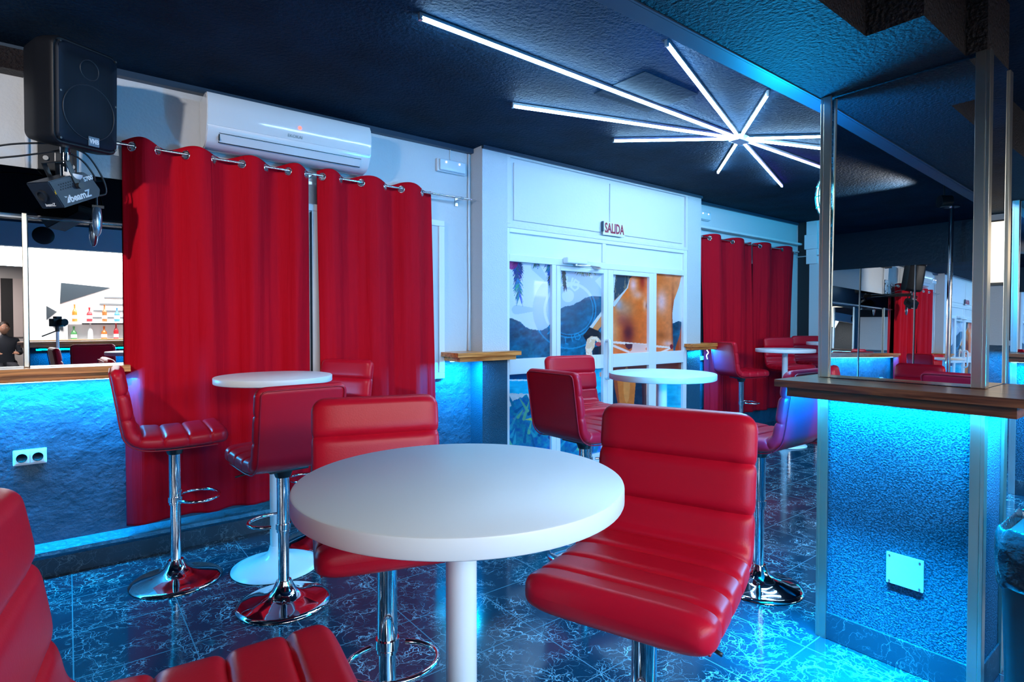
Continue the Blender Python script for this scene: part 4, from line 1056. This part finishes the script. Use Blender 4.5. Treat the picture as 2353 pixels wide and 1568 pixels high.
# small effect light below it
t = thing('clip_light', 'small slim blue-lit effect lamp hanging below the fog machine', 'lamp', (.125, 3.60, 1.93))
bm = NB(); secs = []
for z_, r_ in ((.0, .012), (-.01, .019), (-.05, .022), (-.10, .021), (-.135, .014), (-.15, .006)):
    secs.append([(r_*math.cos(2*PI*k/20), r_*.9*math.sin(2*PI*k/20), z_) for k in range(20)])
loft(bm, secs); obj('lamp_body', bm, simple('grey_blue_metal', (.25, .32, .4), .2, .7), t, True, 50)
bm = NB(); tube(bm, [(0, 0, 0), (0, 0, .03), (.0, -.0, .06)], .005, 8); box(bm, -.02, .03, -.012, .012, -.005, .006); obj('hanger', bm, M['black_metal'], t)
# cables
for pts, lab in (([(-.9, 3.80, 2.08), (-.45, 3.7, 2.12), (-.2, 3.62, 2.19), (-.02, 3.50, 2.20)], 'upper black cable sagging towards the loudspeaker pole'),
                 ([(-.9, 3.80, 2.04), (-.45, 3.72, 2.09), (-.2, 3.66, 2.14), (-.02, 3.50, 2.165)], 'lower black cable sagging towards the loudspeaker pole'),
                 ([(.02, 3.50, 2.19), (.09, 3.55, 2.17), (.15, 3.60, 2.08), (.165, 3.62, 2.01), (.13, 3.60, 1.985)], 'black cable looping down into the fog machine'),
                 ([(.02, 3.50, 2.16), (.07, 3.55, 2.14), (.11, 3.58, 2.09), (.12, 3.6, 2.06)], 'thin inner black cable behind the fog machine')):
    bm = NB(); tube(bm, catmull(pts, 40)[0], .0045, 8); tag(obj('cable', bm, M['black_metal'], None, True), lab, 'cable')
# boxes and conduits on the striped wall
t = thing('junction_box', 'white junction box high on the striped end wall', 'junction box', (XE-.013, 3.66, 2.45))
obj('box_body', B(-.06, 0, -.085, .085, -.10, .10, bev=.006), M['white_plastic'], t)
obj('trunking', B(-.03, 0, -.07, .07, .10, .285), M['white_plastic'], t); obj('trunking', B(-.03, 0, -.07, .07, -.30, -.10), M['white_plastic'], t)
bm = NB(); cyl(bm, (XE-.03, 3.86, 2.26), (XE-.03, 1.9, 2.26), .009, n=8)
tag(obj('conduit', bm, M['white_frame'], None, True), 'thin white conduit crossing the striped end wall', 'conduit')

# ------------------------------------------------------------------ LED star on the ceiling
HUB = Vector((3.99, 2.332, 2.722))
t = thing('led_star_light', 'ceiling light of long glowing white-cyan tubes radiating from a small hub', 'ceiling light', tuple(HUB))
obj('hub', B(-.075, .075, -.045, .045, -.03, .017, bev=.004), M['white_plastic'], t)
ends = [((1.278, 2.303), .5), ((2.256, 2.872), .45), ((3.287, 2.944), 1.0), ((2.359, 1.77), .5), ((3.349, 1.776), 1.0), ((4.93, 1.46), 1.0), ((5.30, 1.855), 1.0), ((5.95, 2.305), .45), ((4.729, 2.976), 1.0), ((5.713, 2.875), .55)]
for (ex, ey), fr_ in ends:
    d = Vector((ex, ey, 0))-Vector((HUB.x, HUB.y, 0)); L_ = d.length; u = d.normalized()
    a0 = u*.07
    m_ = u*(.07+(L_-.07)*fr_)
    # long tubes drift from cyan-white to violet and back
    bm = NB()
    def seg_(p, q, mi):
        before = len(bm.faces); cyl(bm, p, q, .0085, n=8); bm.faces.ensure_lookup_table()
        for f in bm.faces[before:]: f.material_index = mi
    z = -.006
    if fr_ >= 1: seg_(Vector((a0.x, a0.y, z)), Vector((d.x, d.y, z)), 0)
    elif L_ > 2.5:
        q1 = u*(.07+(L_-.07)*.30); q2 = u*(.07+(L_-.07)*.55)
        seg_(Vector((a0.x, a0.y, z)), Vector((q1.x, q1.y, z)), 0); seg_(Vector((q1.x, q1.y, z)), Vector((q2.x, q2.y, z)), 1); seg_(Vector((q2.x, q2.y, z)), Vector((d.x, d.y, z)), 0)
    else:
        seg_(Vector((a0.x, a0.y, z)), Vector((m_.x, m_.y, z)), 0); seg_(Vector((m_.x, m_.y, z)), Vector((d.x, d.y, z)), 1)
    tb_ = obj('led_tube', bm, [M['tube'], M['tube_violet']], t, True)
    q_ = Matrix.Rotation(math.atan2(u.y, u.x), 4, 'Z'); obj('upward_light_block', box(NB(), .07, L_, -.011, .011, .001, .016, mtx=q_), M['steel'], tb_)  # strip added above the tube to keep its light off the ceiling
    bm = NB(); e = u*(L_+.004); box(bm, e.x-.008, e.x+.008, e.y-.008, e.y+.008, -.016, .017); obj('end_clip', bm, M['steel'], tb_)
# access patch on the ceiling
bm = NB(); prism(bm, [(2.55, 2.06), (3.05, 2.06), (3.05, 2.45), (2.55, 2.45)], ZC-.004, ZC)
struct('trim_12', bm, simple('smoother_dark_patch', (.0035, .014, .026), .75, spec=.12, bump=.4, bscale=30), 'slightly paler square patch in the ceiling')

# ------------------------------------------------------------------ bin
t = thing('waste_bin', 'tall black waste bin with a black bag folded over its rim, beside the pillar', 'waste bin', (2.49, .345, 0))
bm = NB(); secs = []
for z_, k in ((0, .82), (.02, .86), (.60, 1.0), (.64, 1.03), (.655, 1.03)):
    secs.append([(x_*k, y_*k, z_) for x_, y_ in rounded_box_poly(.33, .24, .04, 5)])
loft(bm, secs); obj('bin_body', bm, M['bin'], t, True, 40)
bm = NB(); rnd = random.Random(2); prof = [(1.055, .50), (1.10, .515), (1.09, .56), (1.12, .60), (1.11, .65), (1.09, .675), (1.05, .690), (.98, .685), (.93, .64), (.90, .50), (.88, .35)]
base = rounded_box_poly(.33, .24, .045, 7); rings_ = []
for (k, z_) in prof:
    row = []
    for i, (x_, y_) in enumerate(base):
        wob = .010*math.sin(i*2.3+z_*30)+.008*math.sin(i*1.1-z_*50); kk = k+wob*(1 if k > 1 else 2.5)
        row.append(bm.verts.new((x_*kk, y_*kk, z_+.008*math.sin(i*1.7+k*9))))
    rings_.append(row)
for a, b_ in zip(rings_[:-1], rings_[1:]):
    for k in range(len(a)): bm.faces.new((a[k], a[(k+1) % len(a)], b_[(k+1) % len(a)], b_[k]))
o = obj('bin_bag', bm, M['black_bag'], t, True)
sb = o.modifiers.new('s', 'SUBSURF'); sb.levels = 2; sb.render_levels = 2

# ------------------------------------------------------------------ bar side of the room (seen in the mirrors)
struct('wall_half', B(-.42, 5.2, -1.34, -1.24, 0, 1.035), M['roughcast'], 'blue lit half wall on the bar side')
wl = thing('bar_ledge', 'long dark pine ledge on the half wall facing the bar', 'shelf', (0, 0, 0))
obj('upper_board', B(-.47, 5.25, -1.42, -1.12, 1.072, 1.105), M['pine_x'], wl); obj('lower_board', B(-.44, 5.22, -1.40, -1.14, 1.037, 1.072), M['pine_x'], wl)
struct('wall_bar', B(-.52, 5.2, -5.0, -4.8, 0, ZN), simple('white_bar_wall', (.8, .8, .8), .5), 'white wall behind the bar')
struct('trim_13', B(-2.2, 5.2, -1.42, -1.30, 2.25, ZN), simple('grey_blue_bulkhead', (.30, .44, .52), .6), 'grey blue bulkhead over the half wall of the bar')
t = thing('ceiling_speaker', 'round black speaker in the grey blue bulkhead, seen in the wall mirror', 'speaker', (-.22, -1.299, 2.40))
bm = NB(); lathe(bm, [(0, .010), (.05, .015), (.095, .010), (.108, 0), (0, 0)], 32); bmesh.ops.rotate(bm, verts=bm.verts, matrix=Matrix.Rotation(-PI/2, 3, 'X')); obj('speaker_grille', bm, M['black_plastic'], t, True, 50)
# bar counter, shelves, decorative mirrors, bottles
t = thing('bar_counter', 'white bar counter in front of the bottle shelves', 'counter', (0, 0, 0))
obj('counter_top', B(-.45, 4.6, -3.75, -3.30, 1.03, 1.07, bev=.004), M['pine_x'], t); obj('counter_front', B(-.40, 4.55, -3.70, -3.40, 0, 1.03), M['white_wall'], t)
for pts, lab in (([(-.08, 2.02), (.62, 1.96), (-.10, 1.66)], 'large black triangular wall panel behind the bar'), ([(-.28, 1.62), (-.14, 1.52), (-.28, 1.38)], 'small black triangular panel left of the bottles'), ([(-.06, 1.40), (-.06, 1.20), (-.20, 1.28)], 'lowest small black triangular panel behind the bar')):
    bm = NB(); prism(bm, pts, -4.795, -4.775, 'y'); tag(obj('wall_panel', bm, simple('black_gloss', (.03, .04, .05), .1), None), lab, 'wall decoration', None)
for k, (z, a0) in enumerate(((1.78, .52), (1.66, .45), (1.54, .36), (1.42, .26), (1.31, .2))):
    bm = NB(); box(bm, a0, 1.3, -4.797, -4.785, z-.012, z+.018)
    tag(obj('wall_strip', bm, simple('grey_gloss_strip', (.12, .13, .14), .2), None), 'grey horizontal strip on the white bar wall, number %d down' % (k+1) if False else 'grey horizontal mirror strip on the bar wall, the %s one' % ['top', 'second highest', 'middle', 'second lowest', 'lowest'][k], 'wall decoration', 'mirror strips on the bar wall')
def bottle_bm(kind):
    P_ = {0: [(0, 0), (.036, 0), (.038, .01), (.038, .16), (.030, .19), (.013, .225), (.012, .28), (.014, .285), (.014, .30), (0, .30)],
          1: [(0, 0), (.042, 0), (.043, .01), (.043, .13), (.036, .155), (.014, .18), (.013, .22), (.016, .225), (.016, .25), (0, .25)]}[kind]
    return lathe(NB(), P_, 16)
cols = [('orange', (.75, .16, .03)), ('clear', (.7, .75, .78)), ('green', (.08, .30, .10)), ('blue', (.06, .2, .5)), ('brown', (.25, .10, .03)), ('red', (.5, .03, .04))]
sh = thing('bottle_shelf', 'white shelf carrying bottles behind the bar', 'shelf', (0, 0, 0)); obj('board', B(.0, 2.6, -4.78, -4.55, 1.33, 1.35), M['white_lam'], sh); obj('side_panel', B(-.02, .0, -4.78, -4.55, 1.0, 1.35), M['white_lam'], sh)
obj('lower_board', B(.0, 2.6, -4.78, -4.55, 1.0, 1.02), M['white_lam'], sh)
rnd = random.Random(11)
for row, zb in ((0, 1.351), (1, 1.021)):
    for i in range(12):
        cn, cc = cols[(i*5+row*2) % 6]; xb = .10+i*.2+rnd.uniform(-.02, .02)
        mb = bpy.data.materials.get(cn+'_bottle_glass') or simple(cn+'_bottle_glass', cc, .08)
        ordn = ['first', 'second', 'third', 'fourth', 'fifth', 'sixth', 'seventh', 'eighth', 'ninth', 'tenth', 'eleventh', 'twelfth'][i]
        b_ = thing('bottle', '%s bottle, %s along the %s bar shelf' % (cn, ordn, ['upper', 'lower'][row]), 'bottle', (xb, -4.66, zb), 0, 'bottles behind the bar')
        obj('glass', bottle_bm((i+row) % 2), mb, b_, True, 40)
        obj('label_band', lathe(NB(), [(.0388 if (i+row) % 2 == 0 else .0438, .05), (.0392 if (i+row) % 2 == 0 else .0442, .051), (.0392 if (i+row) % 2 == 0 else .0442, .11), (.0388 if (i+row) % 2 == 0 else .0438, .111)], 16), M['white_print'], b_, True)
# striped booth wall at the far left
bmb = NB(); bmw = NB()
for k in range(14):
    box(bmb if k % 2 else bmw, XL+.2+.18*k, XL+.2+.18*(k+1), -7.19, -7.17, 1.05, 2.2)
struct('trim_14', bmb, simple('black_band_paint', (.01, .01, .012), .6), 'black bands on the wall behind the seated person'); struct('trim_15', bmw, simple('white_band_paint', (.7, .62, .6), .6), 'white bands on the wall behind the seated person')
area('booth_light', (-2.0, -6.0, 2.45), (0, 0, 0), 1.5, .8, 45, (1, .85, .8))

# photographer's tripod camera, seen in the wall mirror
t = thing('tripod_camera', 'black camera on a tripod reflected in the wall mirror', 'camera', (0, 0, 0), -YAW)
bm = B(-.065, .065, -.175, -.105, EYE-.045, EYE+.040, bev=.008); box(bm, -.03, .03, -.165, -.11, EYE+.035, EYE+.065, bev=.008); obj('camera_body', bm, M['black_plastic'], t, True, 30)
bm = NB(); cyl(bm, (0, -.11, EYE), (0, -.035, EYE), .034, .038, n=28); obj('lens', bm, M['black_plastic'], t, True, 40)
bm = NB(); cyl(bm, (0, -.14, EYE-.10), (0, -.14, EYE-.045), .02, n=16); tube(bm, [(0, -.15, EYE-.09), (-.08, -.25, EYE-.15)], .007, 8); obj('tripod_head', bm, M['black_metal'], t, True, 40)
bm = NB(); cyl(bm, (0, -.14, .55), (0, -.14, EYE-.10), .014, n=16); obj('centre_column', bm, M['steel'], t, True, 40)
for a in (90, 210, 330):
    bm = NB(); tube(bm, [(0, -.14, .78), (.38*math.cos(R(a)), -.14-.38*abs(math.sin(R(a))) if a == 90 else -.14+.38*math.sin(R(a)), .0)], .011, 10); obj('leg', bm, M['steel'], t, True)

# left end of the room: mirror panels, dark column and two dance poles
for k, (y0, y1) in enumerate(((1.25, 1.85), (1.87, 2.47), (2.49, 3.09), (3.11, 3.80), (-.4, .4), (-1.1, -.42))):
    m_ = thing('mirror_panel', 'tall left wall mirror panel reflected in the pillar, %s' % ['beside the dark column', 'second from the dark column', 'third from the dark column', 'nearest the corner', 'on the bar side', 'last on the bar side'][k], 'mirror', (0, 0, 0), 0, 'mirror panels on the left wall')
    obj('glass', B(XL+.002, XL+.008, y0, y1, .35, 2.25), M['mirror'], m_)
    obj('edge_strip', B(XL+.002, XL+.014, y0-.012, y0, .35, 2.25), M['gold'], m_)
struct('wall_column', B(XL+.001, XL+.25, .85, 1.10, 0, 2.284), simple('dark_column', (.01, .016, .02), .5), 'dark column on the left wall')
for (xx, yy, lab) in ((-2.3, 1.9, 'chrome dance pole on the stage nearer the curtains'), (-2.1, .45, 'chrome dance pole on the stage nearer the bar')):
    t = thing('dance_pole', lab, 'pole', (xx, yy, 0), 0, None); top = ZC if yy > 1.19 else ZN
    bm = NB(); cyl(bm, (0, 0, 0), (0, 0, top-.001), .0225, n=24); obj('pole', bm, M['chrome'], t, True, 40)
    bm = NB(); cyl(bm, (0, 0, top-.012), (0, 0, top-.001), .07, n=24); obj('ceiling_flange', bm, M['chrome'], t, True, 40)
t = thing('left_fill_can', 'small black can added on the ceiling for the left wall fill lamp', 'spotlight', (-1.2, 1.75, 2.58))  # made-up housing for the added left wall lamp
dv = Vector((2.0, 2.13, -.15)).normalized()
obj('can', cyl(NB(), -dv*.14, -dv*.045, .05, .055, n=24), M['black_metal'], t, True, 40); obj('yoke', tube(NB(), [(-.06, -.06, -.01), (-.06, -.06, .158)], .008, 8), M['black_metal'], t)
t = thing('far_fill_can', 'small black can added beyond the pillar for the hidden cyan fill lamp', 'spotlight', (6.9, 1.75, 2.60))  # made-up housing for the added cyan lamp, out of view
dv = Vector((.1, 2.1, -.25)).normalized()
obj('can', cyl(NB(), -dv*.14, -dv*.045, .05, .055, n=24), M['black_metal'], t, True, 40); obj('yoke', tube(NB(), [(0, -.09, .03), (0, -.09, .138)], .008, 8), M['black_metal'], t)
# lit price board on the end wall, seen in the pillar's side mirror
t = thing('lit_board', 'glowing cream board with white lettering, reflected in the pillar side mirror', 'sign', (0, 0, 0))
obj('face', B(XE-.06, XE-.05, -1.05, -.05, 1.78, 2.45), M['sign_glow'], t); obj('case', B(XE-.05, XE-.001, -1.07, -.03, 1.75, 2.47), M['black_metal'], t)

# seated person seen only in the mirror
t = thing('person', 'person in a dark top sitting on the bar side, seen in the left mirror', 'person', (-.93, -6.3, 0), R(80))
def skin_body(joints, edges, radii, mat, name, parent, lv=2):
    me = bpy.data.meshes.new(name); me.from_pydata(joints, edges, []); o = bpy.data.objects.new(name, me); COL.objects.link(o); o.parent = parent
    me.materials.append(mat)
    md = o.modifiers.new('skin', 'SKIN'); 
    for i, r_ in enumerate(radii): me.skin_vertices[0].data[i].radius = (r_, r_) if not isinstance(r_, tuple) else r_
    me.skin_vertices[0].data[0].use_root = True; md.use_smooth_shade = True
    s_ = o.modifiers.new('sub', 'SUBSURF'); s_.levels = lv; s_.render_levels = lv
    return o
J = [(0, 0, .53), (0, 0, .68), (.02, 0, .85), (.03, 0, .99), (.04, 0, 1.07), (.05, 0, 1.13),
     (.03, .17, 1.00), (.10, .22, .77), (.30, .16, .78), (.38, .13, .79), (.03, -.17, 1.00), (.10, -.22, .77), (.30, -.16, .78), (.38, -.13, .79),
     (.05, .09, .52), (.42, .11, .53), (.40, .11, .18), (.38, .11, .08), (.48, .11, .045), (.05, -.09, .52), (.42, -.11, .53), (.40, -.11, .18), (.38, -.11, .08), (.48, -.11, .045)]
Eg = [(0, 1), (1, 2), (2, 3), (3, 4), (4, 5), (3, 6), (6, 7), (7, 8), (8, 9), (3, 10), (10, 11), (11, 12), (12, 13), (0, 14), (14, 15), (15, 16), (16, 17), (17, 18), (0, 19), (19, 20), (20, 21), (21, 22), (22, 23)]
Rr = [(.13, .16), (.115, .15), (.12, .17), (.11, .16), .055, .05, .065, .048, .038, .028, .065, .048, .038, .028, .095, .07, .05, .04, .035, .095, .07, .05, .04, .035]
skin_body(J, Eg, Rr, M['shirt'], 'body', t)
bm = NB(); bmesh.ops.create_uvsphere(bm, u_segments=24, v_segments=18, radius=1)
for v in bm.verts:
    x_, y_, z_ = v.co; v.co = Vector((x_*.098*(1+.06*(z_ < -.2)*(x_ > 0)), y_*.075*(1-.12*(z_ < -.4)), z_*.118)); 
    if x_ > .85 and abs(y_) < .25 and -.25 < z_ < .12: v.co.x += .018
bmesh.ops.translate(bm, verts=bm.verts, vec=(.07, 0, 1.23)); hd = obj('head', bm, M['skin'], t, True)
bm = NB(); bmesh.ops.create_uvsphere(bm, u_segments=20, v_segments=14, radius=1, matrix=Matrix.Translation((.055, 0, 1.26)) @ Matrix.Diagonal((.100, .082, .10, 1))); obj('hair', bm, M['hair'], hd, True)
for s in (-1, 1):
    bm = NB(); bmesh.ops.create_uvsphere(bm, u_segments=10, v_segments=8, radius=1, matrix=Matrix.Translation((.155, s*.028, 1.24)) @ Matrix.Diagonal((.008, .012, .007, 1))); obj('eye', bm, M['white_plastic'], hd, True)
    bm = NB(); bmesh.ops.create_uvsphere(bm, u_segments=10, v_segments=8, radius=1, matrix=Matrix.Translation((.065, s*.076, 1.23)) @ Matrix.Diagonal((.018, .008, .028, 1))); obj('ear', bm, M['skin'], hd, True)
    hj = [(.38, s*.13, .79), (.45, s*.12, .79)]; ed = [(0, 1)]; rr_ = [.026, (.030, .016)]
    for f in range(4):
        b0 = len(hj); yy = s*(.12+(f-1.5)*.018); L_ = (.055, .065, .06, .048)[f]
        hj += [(.47, yy, .788), (.47+L_*.5, yy, .78), (.47+L_, yy, .766)]; ed += [(1, b0), (b0, b0+1), (b0+1, b0+2)]; rr_ += [.009, .008, .007]
    b0 = len(hj); hj += [(.42, s*.095, .785), (.45, s*.078, .78), (.475, s*.07, .775)]; ed += [(0, b0), (b0, b0+1), (b0+1, b0+2)]; rr_ += [.012, .010, .008]
    skin_body(hj, ed, rr_, M['skin'], 'hand', t, 1)
t = thing('bench', 'dark bench under the seated person', 'bench', (-.93, -6.3, 0), R(80))
obj('bench_seat', B(-.22, .20, -.5, .5, .38, .42, bev=.01), M['pine_x'], t)
for sx in (-.16, .14):
    for sy in (-.42, .42): obj('leg', B(sx-.02, sx+.02, sy-.02, sy+.02, 0, .38), M['black_metal'], t)
